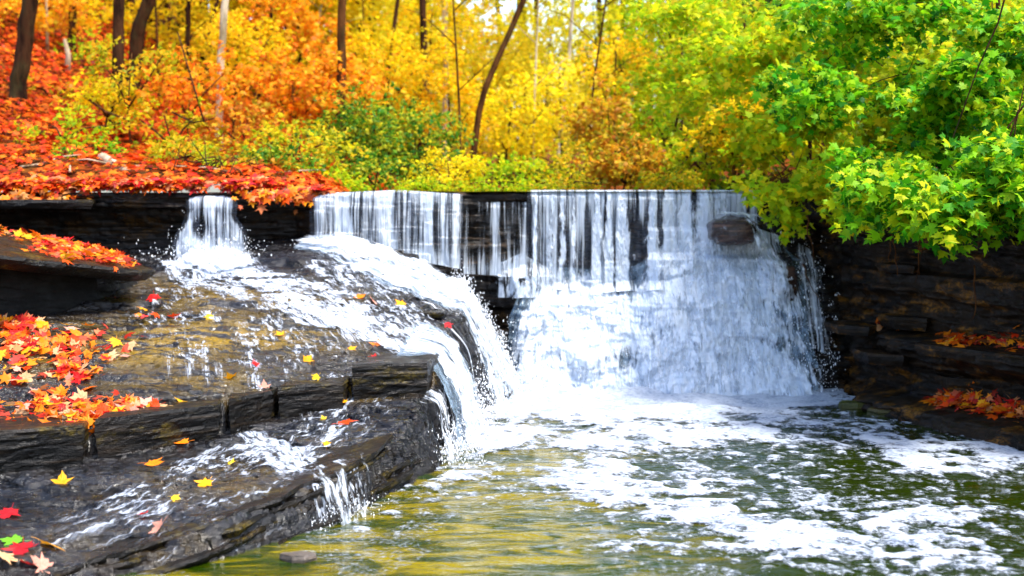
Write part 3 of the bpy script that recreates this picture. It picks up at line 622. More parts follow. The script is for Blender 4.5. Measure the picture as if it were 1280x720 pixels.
# -- small cascade on the left
sc_ = empty('waterfall', (-3.1, 14.5, 1.95), 'smallest waterfall gushing through the notch in the leaf-topped cap rock', 'waterfall', 'falls over the ledge')
P, UV = wall_sheet(-3.5, -2.72, ([-3.5, -3.25, -3.0, -2.72], [1.88, 1.955, 1.955, 1.9]), ([-3.5, -2.72], [1.34, 1.36]), lambda d: .06 + .2 * np.sqrt(np.maximum(d, 0)), 130, 90, .3)
X = P[..., 0]; v = UV[..., 1]; hw_ = .27 + .16 * sstep(.1, .5, v) + .07 * fbm(v * 5, X * 0 + (X > -3.1) * 7., 103, 3); base = sstep(hw_, hw_ - .1, np.abs(X + 3.1))
# narrows at the notch, fans out below
sheet('water_film', P, UV, base * .8, M['film'], sc_)
d7 = .50 + .4 * streaks(UV, 5, .8, 101) + .2 * sstep(.15, 0, v) - .35 * sstep(-3.15, -3.5, X) * sstep(.25, .05, v) + .15 * sstep(.35, .6, v) - .5 * np.exp(-((X + 3.22) / .08) ** 2 - ((P[..., 2] - 1.66) / .1) ** 2)
P2 = P.copy(); P2[..., 1] -= .02 + .05 * fbm(X * 6, v * 3, 102, 3)
sheet('foam_streaks', P2, UV, base * np.clip(d7, 0, .95), M['strand'], sc_, 8)
n = 170; q = rng.uniform(-3.55, -2.65, n); zq = 1.36 + np.abs(rng.normal(0, .15, n)); spray(np.stack([q, 14.35 + .25 * rng.random(n), zq], 1), .0038, sc_)

# -- flows sliding over the shelf
def shelf_sheet(name, poly, mat, parent, seed, dens0, off=.016, res=.02, add=None):
    """poly: (X, Y, half width) world points along the flow; hugs the shelf"""
    poly = np.array(poly, float); A = poly[:-1]; B = poly[1:]
    mg = poly[:, 2].max() + .1
    x = np.arange(poly[:, 0].min() - mg, poly[:, 0].max() + mg, res); y = np.arange(poly[:, 1].min() - mg, min(poly[:, 1].max() + mg, 15), res)
    X, Y = np.meshgrid(x, y); best = np.full(X.shape, 9.); al = np.zeros(X.shape); sg = np.zeros(X.shape); arc = 0
    for a, b in zip(A, B):
        e = b[:2] - a[:2]; L = np.hypot(*e); t = np.clip(((X - a[0]) * e[0] + (Y - a[1]) * e[1]) / L ** 2, 0, 1)
        w = a[2] + (b[2] - a[2]) * t; qx = X - a[0] - t * e[0]; qy = Y - a[1] - t * e[1]
        r = np.hypot(qx, qy) / w; m = r < best; best = np.where(m, r, best); al = np.where(m, arc + t * L, al); sg = np.where(m, (qx * e[1] - qy * e[0]) / L, sg); arc += L
    zz = np.maximum(shelf_base(X, Y, False), -.02); zt = shelf_z(X, Y)
    Z = np.maximum(.45 * zz + .55 * zt, zt - .01) + off + .016 * fbm(X * 5, Y * 5, seed, 3) + .014 * fbm(X * 14, Y * 14, seed + 5, 3)
    UV = np.stack([sg, al - zz], -1)
    d = sstep(1, .45, best) * (dens0 + .4 * fbm(sg * 4, al * 1.2, seed + 1, 3))
    if add is not None: d = d + add(X, Y, Z) * sstep(1, .6, best)
    d = np.where(shelf_base(X, Y, False) < -.1, 0, d)
    return sheet(name, np.stack([X, Y, Z], -1), UV, np.clip(d, 0, 1), mat, parent, seed % 13)
ch = empty('waterfall', (-.6, 14.0, .9), 'broad white chute rushing along the back of the shelf down to the pool', 'waterfall', 'flows across the shelf')
PC = [(-2.05, 14.5, .28), (-1.5, 14.15, .5), (-1.0, 13.85, .68), (-.6, 13.7, .74), (-.2, 13.75, .76), (.15, 13.9, .72), (.38, 14.0, .6)]
shelf_sheet('water_film', [(a, b, w_ * .72) for a, b, w_ in PC], M['body'], ch, 111, .9, .01)
shelf_sheet('foam_streaks', PC, M['rapid'], ch, 112, .70, .03, .018)
shelf_sheet('foam', [(a, b + .03, w_ * .85) for a, b, w_ in PC], M['rapid'], ch, 113, .55, .075, .018)
n = 900; q = rng.uniform(-.6, .45, n); yq = 13.9 + rng.normal(0, .25, n); zq = np.maximum(shelf_base(q, yq, False), 0) + .05 + np.abs(rng.normal(0, .07, n)); spray(np.stack([q, yq, zq], 1), .005, ch)
shelf_sheet('flow_and_sheen', [(-1.75, 14.0, .5), (-1.35, 13.3, .7), (-1.1, 12.8, .7), (-.9, 12.4, .5)], M['flow'], ch, 114, .34, .014)
fs = empty('waterfall', (-2.9, 14.0, 1.3), 'shallow white runoff fanning out below the smallest fall onto the mossy shelf', 'waterfall', 'flows across the shelf')
shelf_sheet('foam_streaks', [(-3.15, 14.5, .35), (-3.1, 14.1, .55), (-2.9, 13.6, .6), (-2.5, 13.1, .5), (-2.1, 12.6, .4), (-1.7, 12.2, .3)], M['flow'], fs, 121, .55, .016, add=lambda X, Y, Z: .55 * np.exp(-((X + 3.1) / .4) ** 2 - ((Y - 14.2) / .3) ** 2))
shelf_sheet('foam', [(-3.15, 14.55, .3), (-3.05, 14.2, .42), (-2.8, 13.8, .4)], M['rapid'], fs, 122, .7, .05)
n = 220; q = rng.normal(-3.1, .3, n); yq = rng.uniform(14.0, 14.5, n); spray(np.stack([q, yq, shelf_base(q, yq, False) + .04 + np.abs(rng.normal(0, .06, n))], 1), .005, fs)
shelf_sheet('flow_and_sheen', [(-3.0, 13.6, .9), (-2.5, 12.6, 1.2), (-2.1, 11.7, 1.2), (-1.9, 10.9, 1.0)], M['flow'], fs, 123, .25, .012)  # thin water that also paints a pale sky sheen over the shelf
# -- side fall over the right edge of the shelf
sf = empty('waterfall', (-.5, 11.7, .7), 'side waterfall veiling the broken end of the shelf beside the corner slab', 'waterfall', 'flows across the shelf')
shelf_sheet('foam_streaks', [(-2.3, 13.2, .3), (-1.7, 12.7, .45), (-1.2, 12.2, .5), (-.85, 11.9, .55), (-.6, 11.8, .6)], M['flow'], sf, 131, .52, .018)
rows = [((-.95, 11.35, .67), (-.85, 12.5, .86)), ((-.70, 11.25, .64), (-.62, 12.4, .80)), ((-.56, 11.1, .50), (-.47, 12.35, .66)), ((-.47, 10.9, .27), (-.36, 12.3, .38)), ((-.40, 10.7, .0), (-.25, 12.25, -.02))]
P, UV = ribbon_pts(rows, 110, 130); uu = np.linspace(0, 1, 130)[None]
P[..., 0] += .05 * fbm(UV[..., 0] * 4, UV[..., 1] * 2, 132, 4)
ef = edge_fade(uu + .10 * fbm(UV[..., 1] * 4, uu * 3, 139, 4), 0, 1, .28)
sheet('water_film', P, UV, ef, M['body'], sf)
P2 = P.copy(); P2[..., 0] += .035 + .05 * fbm(UV[..., 0] * 5, UV[..., 1] * 3, 133, 4); P2[..., 2] += .012
sheet('foam', P2, UV, ef * np.clip(.70 + .35 * fbm(UV[..., 0] * 4, UV[..., 1] * 1.2, 134, 4), 0, .97), M['rapid'], sf, 9)
rows = [((-.72, 10.55, .40), (-.62, 11.15, .5)), ((-.60, 10.4, .36), (-.53, 11.1, .44)), ((-.54, 10.25, .2), (-.44, 10.95, .24)), ((-.50, 10.1, 0), (-.36, 10.8, -.02))]
P, UV = ribbon_pts(rows, 70, 70); uu = np.linspace(0, 1, 70)[None]; P[..., 0] += .05 * fbm(UV[..., 0] * 5, UV[..., 1] * 2, 136, 4)
sheet('foam_streaks', P, UV, edge_fade(uu + .14 * fbm(UV[..., 1] * 5, uu * 3, 147, 3), 0, 1, .4) * np.clip(.48 + .55 * fbm(UV[..., 0] * 6, UV[..., 1] * 2, 137, 4), 0, .9), M['rapid'], sf, 10)
n = 1100; yq = rng.uniform(10.1, 12.9, n); q = np.interp(yq, [10, 12.9], [-.42, -.2]) + rng.normal(0, .1, n); zq = np.abs(rng.normal(0, .12, n)) * (1 + (yq > 11)); spray(np.stack([q, yq, zq + .01], 1), .0045, sf)
# -- strands on the dark face between side fall and chute
P, UV = ribbon_pts([((-.55, 12.55, .78), (-.48, 13.3, .86)), ((-.40, 12.5, .6), (-.34, 13.25, .6)), ((-.34, 12.5, .3), (-.26, 13.2, .3)), ((-.3, 12.5, 0), (-.2, 13.2, 0))], 80, 60)
sheet('foam_streaks', P, UV, np.clip(.1 + .55 * streaks(UV, 8, .3, 138, .1, .4), 0, .8), M['strand'], sf, 11)
# -- lower trickle over the front step
lt = empty('waterfall', (-1.05, 8.9, .25), 'small trickle pouring off the lowest front step into the still pool edge', 'waterfall', 'flows across the shelf')
shelf_sheet('foam_streaks', [(-1.85, 9.9, .14), (-1.6, 9.5, .22), (-1.38, 9.1, .3), (-1.2, 8.85, .34), (-1.05, 8.6, .34)], M['flow'], lt, 141, .50, .014, .013)
shelf_sheet('flow_and_sheen', [(-1.2, 10.6, .5), (-1.3, 9.9, .6), (-1.6, 9.2, .8), (-1.9, 8.4, .8), (-2.2, 7.8, .6)], M['flow'], lt, 144, .27, .012, .015)  # thin water with the sky sheen of the front step painted in
rows = [((-1.36, 8.62, .27), (-.98, 9.12, .33)), ((-1.25, 8.38, .25), (-.90, 8.94, .31)), ((-1.19, 8.27, .13), (-.85, 8.84, .16)), ((-1.15, 8.20, -.01), (-.82, 8.78, -.01))]
P, UV = ribbon_pts(rows, 60, 90); uu = np.linspace(0, 1, 90)[None]; P[..., 1] -= .03 * fbm(UV[..., 0] * 9, UV[..., 1] * 2, 142, 3)
P[..., 1] -= .05 * fbm(UV[..., 0] * 6, UV[..., 1] * 9, 145, 3)
sheet('foam', P, UV, edge_fade(uu + .14 * fbm(UV[..., 1] * 6, uu * 3, 146, 3), 0, 1, .4) * np.clip(.40 + .6 * fbm(UV[..., 0] * 8, UV[..., 1] * 2.5, 143, 4), 0, .9), M['rapid'], lt, 12)
n = 160; k = rng.random(n); spray(np.stack([-1.2 + .34 * k + rng.normal(0, .05, n), 8.3 + .55 * k + rng.normal(0, .06, n), np.abs(rng.normal(0, .05, n))], 1), .0035, lt)

# ------------------------------------------------------------------ rock slabs and boulders
def slab(name, outline, z0, z1, mat, label, cat='rock', group=None, seed=0, tiltv=(0, 0), under=.04):
    """irregular bedded slab: outline (world XY, counter-clockwise), bottom z0 to top z1, tilt (dz/dx, dz/dy) about its first corner"""
    out = np.array(outline, float); pts = []
    for a, b in zip(out, np.roll(out, -1, 0)):
        m = max(2, int(np.hypot(*(b - a)) / .035)); t = np.arange(m)[:, None] / m; pts.append(a + (b - a) * t)
    pts = np.concatenate(pts); n = len(pts); c = pts.mean(0); arc = np.arange(n) * .035
    nl = max(4, int((z1 - z0) / .018)); zs = np.linspace(z0, z1, nl); rings = []
    for k, z in enumerate(zs):
        f = k / (nl - 1); dirv = pts - c; dist = np.linalg.norm(dirv, axis=1)[:, None]
        o_ = .011 * perlin(arc * 3.0, np.full(n, (k // 2) * 1.9), seed + 201) + .014 * fbm(arc * 10, np.full(n, k * .7), seed + 202, 3) - under * (1 - f) ** 2 - (.012 if k == nl - 1 else 0)
        rings.append(np.concatenate([pts + dirv / dist * o_[:, None], np.full((n, 1), z) + .006 * perlin(arc * 6, arc * 0, seed + 3)[:, None] * (k == nl - 1)], 1))
    for f in (.8, .5, .2):
        p2 = c + (pts - c) * f; rings.append(np.concatenate([p2, (z1 + .012 * fbm(p2[:, 0] * 5, p2[:, 1] * 5, seed + 204, 3))[:, None]], 1))
    V = np.concatenate(rings + [np.array([[c[0], c[1], z1]]), np.array([[c[0], c[1], z0]])])
    V[:, 2] += tiltv[0] * (V[:, 0] - out[0, 0]) + tiltv[1] * (V[:, 1] - out[0, 1])
    R = len(rings); i = np.arange(R - 1)[:, None] * n; j = np.arange(n)[None]; k2 = (j + 1) % n
    Q = np.stack([i + j, i + k2, i + n + k2, i + n + j], -1).reshape(-1, 4); top = R * n
    Tt = np.stack([(R - 1) * n + j[0], (R - 1) * n + k2[0], np.full(n, top)], 1); Tb = np.stack([k2[0], j[0], np.full(n, top + 1)], 1)
    o = mesh_np(name, V, [np.concatenate([tri(Q), Tt, Tb])], mat, smooth=False)
    tag(o, label, cat, group); return o, V, np.concatenate([tri(Q), Tt, Tb])
G_EDGE = 'blocks along the broken edge of the shelf'
slab('flat_rock', [(-1.24, 10.82), (-.66, 10.95), (-.60, 11.55), (-1.1, 11.6)], .34, .68, M['slab'], 'rectangular corner block ending the shelf edge beside the side fall', 'rock', G_EDGE, 1)
slab('flat_rock', [(-1.74, 10.38), (-1.28, 10.62), (-1.26, 11.1), (-1.7, 10.9)], .27, .575, M['slab'], 'block with yellow algae top next to the corner block on the shelf edge', 'rock', G_EDGE, 2)
slab('flat_rock', [(-2.02, 9.95), (-1.77, 10.33), (-1.74, 10.8), (-2.1, 10.5)], .25, .545, M['slab'], 'narrow dark block in the middle of the broken shelf edge', 'rock', G_EDGE, 3)
slab('flat_rock', [(-2.75, 9.18), (-2.06, 9.85), (-2.15, 10.3), (-2.8, 9.8)], .22, .525, M['slab'], 'long thick block with leaves along its top, on the shelf edge', 'rock', G_EDGE, 4)
slab('flat_rock', [(-3.8, 8.6), (-2.8, 9.12), (-2.86, 9.8), (-3.8, 9.4)], .20, .50, M['slab'], 'wide leaf-heaped block at the frame edge end of the shelf lip', 'rock', G_EDGE, 5)
G_LY = 'thin stacked layers of the front step'
WORD = ['topmost', 'second', 'third', 'fourth', 'lowest']
for k in range(5):
    r = np.random.default_rng(260 + k); fr = []
    for X0 in np.arange(-4.6, -.80, .16):
        fr.append((X0 + r.uniform(-.05, .05), float(np.interp(X0, XB, YB)) + .12 - .05 * k + r.uniform(-.06, .05) + .05 * math.sin(X0 * 3 + k * 2)))
    xr = -.80 + .035 * k
    rt = [(xr + r.uniform(-.04, .04), y_ + r.uniform(-.05, .05)) for y_ in np.arange(9.75 - .04 * k, 11.2, .2)]
    slab('flat_rock', fr + rt + [(-1.5, 11.0), (-2.2, 9.4), (-3.0, 8.2), (-4.6, 7.2)], -.372 - .062 * k, -.318 - .062 * k, M['slab'], WORD[k] + ' of the thin dark shale layers stacked at the front step by the pool', 'rock', G_LY, 260 + k, (.172, 0), .035)
slab('flat_rock', [(-.98, 12.7), (-.62, 12.78), (-.60, 12.98), (-.95, 13.02)], .86, .915, M['slab'], 'small flat stone jutting over the broken end of the shelf', 'rock', None, 6)
_, tsV, tsT = slab('flat_rock', [(-4.75, 10.9), (-3.95, 11.55), (-3.28, 12.35), (-3.22, 12.7), (-3.9, 13.3), (-5.6, 13.6), (-6.2, 12.0)], 1.50, 1.62, M['slab'], 'large tilted slab heaped with orange leaves above a black hollow', 'rock', None, 7, (-.20, .0), .1)
slab('flat_rock', [(-6.4, 12.1), (-4.9, 11.75), (-4.2, 12.0), (-3.7, 12.5), (-3.55, 13.3), (-6.4, 13.6)], .7, 1.85, M['hollow_shade'], 'added dark block painting in the shade of the hollow under the tilted slab', 'rock', None, 11, (-.20, 0))  # added block, its dark colour supplies the shade of the hollow
slab('flat_rock', [(-5.4, 14.0), (-4.2, 14.15), (-4.3, 14.6), (-5.6, 14.6)], 1.84, 1.93, M['slab'], 'thin cap rock shelf under the leaf bank above the hollow', 'rock', None, 8)
def boulder(name, c, rad, mat, label, seed, group=None):
    nu, nv = 40, 22; th = np.arange(nu) * 2 * PI / nu; ph = np.linspace(.02, PI - .02, nv)[:, None]
    d = np.stack([np.sin(ph) * np.cos(th), np.sin(ph) * np.sin(th), np.cos(ph) + 0 * th], -1)
    k = np.abs(d) ** .75 * np.sign(d); r_ = 1 + .22 * fbm(d[..., 0] * 1.6 + seed, d[..., 2] * 2.4 + d[..., 1] * 1.3, 210 + seed, 4) + .06 * np.round(3 * fbm(d[..., 0] * 2 + seed, d[..., 2] * 6 + d[..., 1], 220 + seed, 2)) / 3
    V = np.array(c) + k * np.array(rad) * r_[..., None]; i = np.arange(nv - 1)[:, None] * nu; j = np.arange(nu)[None]; q = (j + 1) % nu
    Q = np.stack([i + j, i + q, i + nu + q, i + nu + j], -1).reshape(-1, 4)
    cap = [np.arange(nu)[None, ::-1], (np.arange(nu) + (nv - 1) * nu)[None]]
    o = mesh_np(name, V.reshape(-1, 3), [Q[:, ::-1]] + cap, mat); return tag(o, label, 'rock', group)
M['brown_rock'] = rock_material('brown_wet_rock', (.02, .01, .007), (.09, .04, .025), (.14, .07, .04), wet=.12, coat=.8)
boulder('boulder', (2.30, 14.72, 1.60), (.25, .36, .15), M['brown_rock'], 'brown jutting boulder with water spouting over it near the top of the fall', 1)
boulder('boulder', (2.78, 14.5, 1.02), (.17, .2, .24), M['brown_rock'], 'dark reddish boulder standing in the ragged spill at the end of the fall', 2)
slab('flat_rock', [(3.55, 12.35), (4.2, 11.3), (4.7, 11.5), (4.4, 12.6), (3.8, 12.8)], .58, .68, M['bank'], 'leaf-topped ledge sticking out of the shaded bank wall', 'rock', None, 10)
G_ST = 'mossy stones at the foot of the bank'
for k, (u, v_, Y, r, lab) in enumerate([(1070, 512, 12.9, .16, 'small mossy stone by the waterline where the spill ends'), (1110, 518, 12.6, .22, 'flat mossy stone with moss beside the floating foam'), (1150, 516, 12.4, .2, 'rounded mossy stone just before the red leaf heap'), (1205, 527, 12.1, .3, 'broad mossy stone under the red leaf heap'), (1262, 534, 11.7, .3, 'mossy stone at the frame edge below the leaves')]):
    c = at(u, v_, Y); ang = np.sort(rng.uniform(0, 2 * PI, 8)); ang = np.arange(8) * PI / 4 + rng.uniform(-.2, .2, 8)
    slab('stone', [(c[0] + r * math.cos(a) * rng.uniform(.8, 1.2), c[1] + .7 * r * math.sin(a)) for a in ang], -.1, .05 + .05 * rng.random(), M['mossy'], lab, 'stone', G_ST, 20 + k)
c = at(372, 716, 7.62); slab('stone', [(c[0] + .10 * math.cos(a) * (1 + .2 * math.sin(3 * a)), c[1] + .06 * math.sin(a)) for a in np.arange(9) * 2 * PI / 9 + .3], -.1, .035, M['pale_stone'], 'small smooth stone breaking the surface of the still pool edge', 'stone', None, 30)
G_BK = 'rocks jutting from the bank wall'
for k, (u, v_, Y, w, h_, lab) in enumerate([(1060, 405, 13.2, .5, .06, 'thin ledge stone above the ochre stain on the bank'), (1130, 395, 12.9, .5, .08, 'pale-edged ledge stone under the ochre moss patch'), (1100, 440, 12.8, .55, .07, 'low ledge stone between bank stain and leaf ledge'), (1120, 330, 12.9, .35, .05, 'small ledge with dangling roots under the maple'), (1200, 470, 12.2, .6, .09, 'ledge stone between the two red leaf heaps')]):
    w *= .75; h_ *= 1.5; c = at(u, v_, Y + .36); slab('flat_rock', [(c[0] - w * .5, c[1] + .25), (c[0] - w * .35, c[1] - .12), (c[0] + w * .35, c[1] - .3), (c[0] + w * .6, c[1] - .2), (c[0] + w * .6, c[1] + .5)], c[2] - h_, c[2], M['bank'], lab, 'rock', G_BK, 40 + k)

# ------------------------------------------------------------------ leaves
HALF = [(0, 0), (.12, .02), (.33, -.03), (.27, .16), (.41, .23), (.37, .34), (.64, .56), (.42, .55), (.22, .50), (.25, .72), (.12, .78), (0, 1.05)]
OUT = HALF + [(-x, y) for x, y in HALF[-2:0:-1]]
def leaf_shape_maple(curl=.12):
    P = np.array(OUT, float); r = np.hypot(P[:, 0], P[:, 1] - .38)
    V = np.concatenate([np.stack([P[:, 0], P[:, 1], -curl * r * 2 * r], 1), [[0, .38, 0]]]); n = len(P); j = np.arange(n)
    return V, np.stack([j, (j + 1) % n, np.full(n, n)], 1)
SM = np.array([[0, 0, 0], [.30, .18, -.03], [.34, .48, -.06], [.10, .62, .0], [0, 1, -.08], [-.10, .62, 0], [-.34, .48, -.06], [-.30, .18, -.03]], float)
def leaf_shape_simple():
    V = np.array([[0, 0, 0], [.33, .42, -.10], [0, 1, -.06], [-.33, .42, -.10], [0, .45, .02]], float)
    return V, np.array([[0, 1, 4], [1, 2, 4], [2, 3, 4], [3, 0, 4]])
def leaf_shape_star():
    V = np.array([[0, 0, 0], [.45, .12, -.06], [.24, .34, 0], [.52, .62, -.08], [.18, .58, 0], [0, 1, -.1], [-.18, .58, 0], [-.52, .62, -.08], [-.24, .34, 0], [-.45, .12, -.06]], float)
    return V, np.array([[0, 1, 2], [0, 2, 8], [0, 8, 9], [2, 3, 4], [4, 6, 8], [4, 8, 2], [6, 7, 8], [4, 5, 6]])
LS = {'maple': leaf_shape_maple(), 'simple': leaf_shape_simple(), 'star': leaf_shape_star()}
def scatter_leaves(P, Nrm, Dir, size, shape='star'):
    V0, T0 = LS[shape]; n = len(P)
    Nrm = Nrm / (np.linalg.norm(Nrm, axis=1)[:, None] + 1e-9); Dir = Dir - Nrm * (Dir * Nrm).sum(1)[:, None]; Dir /= np.linalg.norm(Dir, axis=1)[:, None] + 1e-9
    Sd = np.cross(Dir, Nrm) * (.72 + .4 * np.mod(np.abs(P[:, :1]) * 911.7, 1)); s = size[:, None, None]
    V = P[:, None] + s * (V0[None, :, 0:1] * Sd[:, None] + V0[None, :, 1:2] * Dir[:, None] + V0[None, :, 2:3] * Nrm[:, None])
    T = T0[None] + (len(V0) * np.arange(n))[:, None, None]
    return V.reshape(-1, 3), T.reshape(-1, 3)
def crown_leaves(acc, centre, radii, n_spray, per, size, shape, r, m=0, hang=.35, twig=True, hollow=.15):
    """sprays of leaves on short drooping twigs spread through an uneven ellipsoid"""
    centre = np.array(centre, float); radii = np.array(radii, float)
    d = r.normal(size=(n_spray, 3)); d /= np.linalg.norm(d, axis=1)[:, None]
    rad = (hollow + (1 - hollow) * r.random(n_spray)) ** .6
    out_ = np.where(r.random(n_spray) < .22, r.uniform(1.0, 1.55, n_spray), 1.0)
    lump = out_ * (1 + .4 * perlin(d[:, 0] * 2.2 + r.random() * 50, d[:, 2] * 2.2 + d[:, 1] * 1.7, 301))
    C = centre + d * radii * (rad * lump)[:, None]
    tw = d * np.array([1, 1, .35]) + r.normal(size=(n_spray, 3)) * .5; tw[:, 2] -= hang * .6; tw /= np.linalg.norm(tw, axis=1)[:, None]
    ln = size * per * .20
    t = (np.arange(per) / per)[None, :, None] + r.random((n_spray, per, 1)) * .1
    P = C[:, None] + tw[:, None] * ln * (t - .3) + r.normal(size=(n_spray, per, 3)) * size * .42
    P[..., 2] -= (t[..., 0] ** 2) * ln * .25
    side = r.normal(size=(n_spray, per, 3)); Dr = tw[:, None] * .7 + side * .6; Dr[..., 2] -= hang
    Nn = r.normal(size=(n_spray, per, 3)) * .55; Nn[..., 2] += .75; Nn[..., 1] -= .35; 
    sz = size * r.uniform(.5, 1.25, n_spray * per)
    V, T = scatter_leaves(P.reshape(-1, 3), Nn.reshape(-1, 3), Dr.reshape(-1, 3), sz, shape); acc.add(V, T, m)
    if twig:
        for k in r.choice(n_spray, max(1, n_spray // 6), replace=False):
            a = C[k] - tw[k] * ln * .6; b = C[k] + tw[k] * ln * .6; V, T = tube_arrays([a - d[k] * radii * .25, a, b], [size * .05, size * .04, size * .02], 4); acc.add(V, T, 1)
    return C
def path_tree(name, label, cat, base, pts, r0, r1, barkm, crowns, leafm, size, shape='simple', group=None, limbs=(), per=12, seed=0, foliage='crown', twig=True):
    """pts: world points of the trunk; crowns: (centre, radii, sprays); limbs: extra (points, r0, r1)"""
    r = np.random.default_rng(seed + 1000); e = empty(name, base, label, cat, group)
    pts = np.array(pts, float)
    if len(pts) >= 2:
        n = 14; tk = np.linspace(0, len(pts) - 1, n); P = np.stack([np.interp(tk, np.arange(len(pts)), pts[:, i]) for i in range(3)], 1)
        P[1:-1, :2] += r.normal(size=(n - 2, 2)) * r0 * .10; rr = np.linspace(r0, r1, n); rr[0] *= 1.45; rr[1] *= 1.12
        V, T = tube_arrays(P, rr, 9, seed, .15); mesh_np('trunk', V, [T], barkm, e)
    for (lp, a, b) in limbs:
        V, T = tube_arrays(lp, np.linspace(a, b, len(lp)), 6, seed); mesh_np('branch', V, [T], barkm, e)
    if crowns:
        acc = Acc()
        for (c, rad, ns) in crowns: crown_leaves(acc, c, rad, ns, per, size, shape, r, twig=twig)
        acc.build(foliage, [leafm, barkm], e, smooth=False)
    return e
def ground_at(X, Y): return float(ground_z(np.array(X), np.array(Y)))
def hillhit(u, v):
    d = ray(u, v); h = ground_bvh.ray_cast(Vector((0, 0, CAMZ)), Vector(d).normalized()); return np.array(h[0]) if h[0] is not None else None

# --- trunks that stand out
def trunk_tree(px_list, Y, r0, r1, barkm, label, leafm=None, crown=None, seed=0, top=None, name='tree', size=.10, cat='tree', extra=()):
    """px_list: image positions from the foot up, used at depth Y; the foot goes down to the ground, the trunk continues to its top"""
    pts = [at(u, v, Y) for u, v in px_list]; b = pts[0].copy(); gz = ground_at(b[0], Y); 
    pts[0][2] = min(pts[0][2], gz); pts.insert(0, np.array([b[0], Y, gz - .15])) if pts[0][2] > gz + .1 else None
    pts[0][2] = gz - .12
    dirv = pts[-1] - pts[-2]; dirv /= np.linalg.norm(dirv)
    tp = pts[-1] + dirv * (top if top else 2.2) ; pts.append(tp)
    cr = []
    if leafm:
        w = crown or (1.5, 1.5, 1.2, 90); cr = [(tp + np.array([0, 0, -.1]), w[:3], w[3])]
        for q in extra: cr.append(q)
    lb = []
    r = np.random.default_rng(seed)
    for k in range(3 if leafm else 1):
        p = pts[-2] + (pts[-1] - pts[-2]) * (.15 + .28 * k); a = r.uniform(0, 2 * PI); v = np.array([math.cos(a), math.sin(a) * .6, .7]) * (.9 + .3 * k) * .8
        lb.append(([p, p + v * .5 + [0, 0, -.05], p + v], r1 * .5, r1 * .18))
    return path_tree(name, label, cat, (pts[0][0], Y, gz), pts, r0, r1, barkm, cr, leafm, size, 'simple', None, lb, 12, seed)
trunk_tree([(20, 150), (28, 80), (36, 0)], 19.5, .125, .10, M['bark'], 'thickest dark trunk standing in red leaf litter on the hillside', M['orange'], (1.8, 1.6, 1.0, 120), 1)
trunk_tree([(88, 72), (90, 40), (93, 0)], 24, .075, .06, M['bark'], 'dark trunk on the upper hill beside a broken stub', M['yellow'], (1.6, 1.5, 1.2, 100), 2)
trunk_tree([(141, 150), (147, 80), (149, 0)], 19, .085, .065, M['bark'], 'brown trunk rising out of the yellow sapling on the hill', M['yellow'], (1.7, 1.5, 1.0, 100), 3)
trunk_tree([(160, 75), (172, 38), (186, 0)], 22, .12, .09, M['bark'], 'slanting thick trunk behind the sapling on the hill', M['olive'], (1.6, 1.5, 1.2, 100), 4)
trunk_tree([(272, 150), (276, 80), (282, 0)], 19.5, .055, .045, M['bark_pale'], 'pale sunlit birch-like trunk at the edge of the hill', M['yellow'], (1.4, 1.3, .9, 80), 5)
trunk_tree([(424, 215), (426, 120), (428, 0)], 20, .07, .055, M['bark_warm'], 'straight warm brown trunk among orange leaves behind the middle fall', M['orange'], (1.5, 1.4, 1.0, 90), 6)
trunk_tree([(583, 205), (600, 130), (626, 65), (652, 5)], 21, .05, .04, M['bark_warm'], 'leaning bent trunk in front of bright yellow foliage', M['bright'], (1.5, 1.4, .8, 80), 7)
trunk_tree([(236, 60), (235, 30), (236, 0)], 26, .05, .045, M['bark'], 'thin dark trunk on the skyline of the hill', M['yellow'], (1.5, 1.4, 1.2, 80), 8)
trunk_tree([(252, 70), (262, 35), (272, 0)], 25, .04, .035, M['bark'], 'thin tilted trunk beside the pale trunk', M['yellow'], (1.4, 1.4, 1.2, 70), 9)
trunk_tree([(480, 190), (485, 90), (497, 0)], 23, .035, .03, M['bark'], 'thin dark sapling trunk above the dark green bushes', M['lime'], (1.3, 1.3, 1.0, 70), 10)
trunk_tree([(555, 200), (557, 100), (556, 0)], 27, .06, .05, M['bark_pale'], 'pale upright trunk in the yellow wood left of the leaning one', M['bright'], (1.5, 1.4, 1.0, 80), 11)
trunk_tree([(693, 200), (704, 130), (712, 60), (716, 0)], 27, .04, .03, M['bark_pale'], 'slim pale trunk to the right of the leaning one', M['bright'], (1.4, 1.4, 1.0, 70), 12)
trunk_tree([(820, 200), (812, 100), (800, 0)], 30, .06, .05, M['bark'], 'trunk in the gap where white sky shows beside the maple', M['lime'], (1.6, 1.5, 1.1, 80), 13)
trunk_tree([(345, 170), (340, 90), (338, 0)], 24, .035, .03, M['bark'], 'slim trunk inside the orange thicket', M['orange'], (1.3, 1.3, 1.0, 70), 14)
trunk_tree([(745, 215), (752, 120), (748, 0)], 32, .07, .05, M['bark_warm'], 'straight trunk deep in the yellow wood behind the rust bush', M['yellow'], (1.9, 1.6, 1.2, 90), 15)

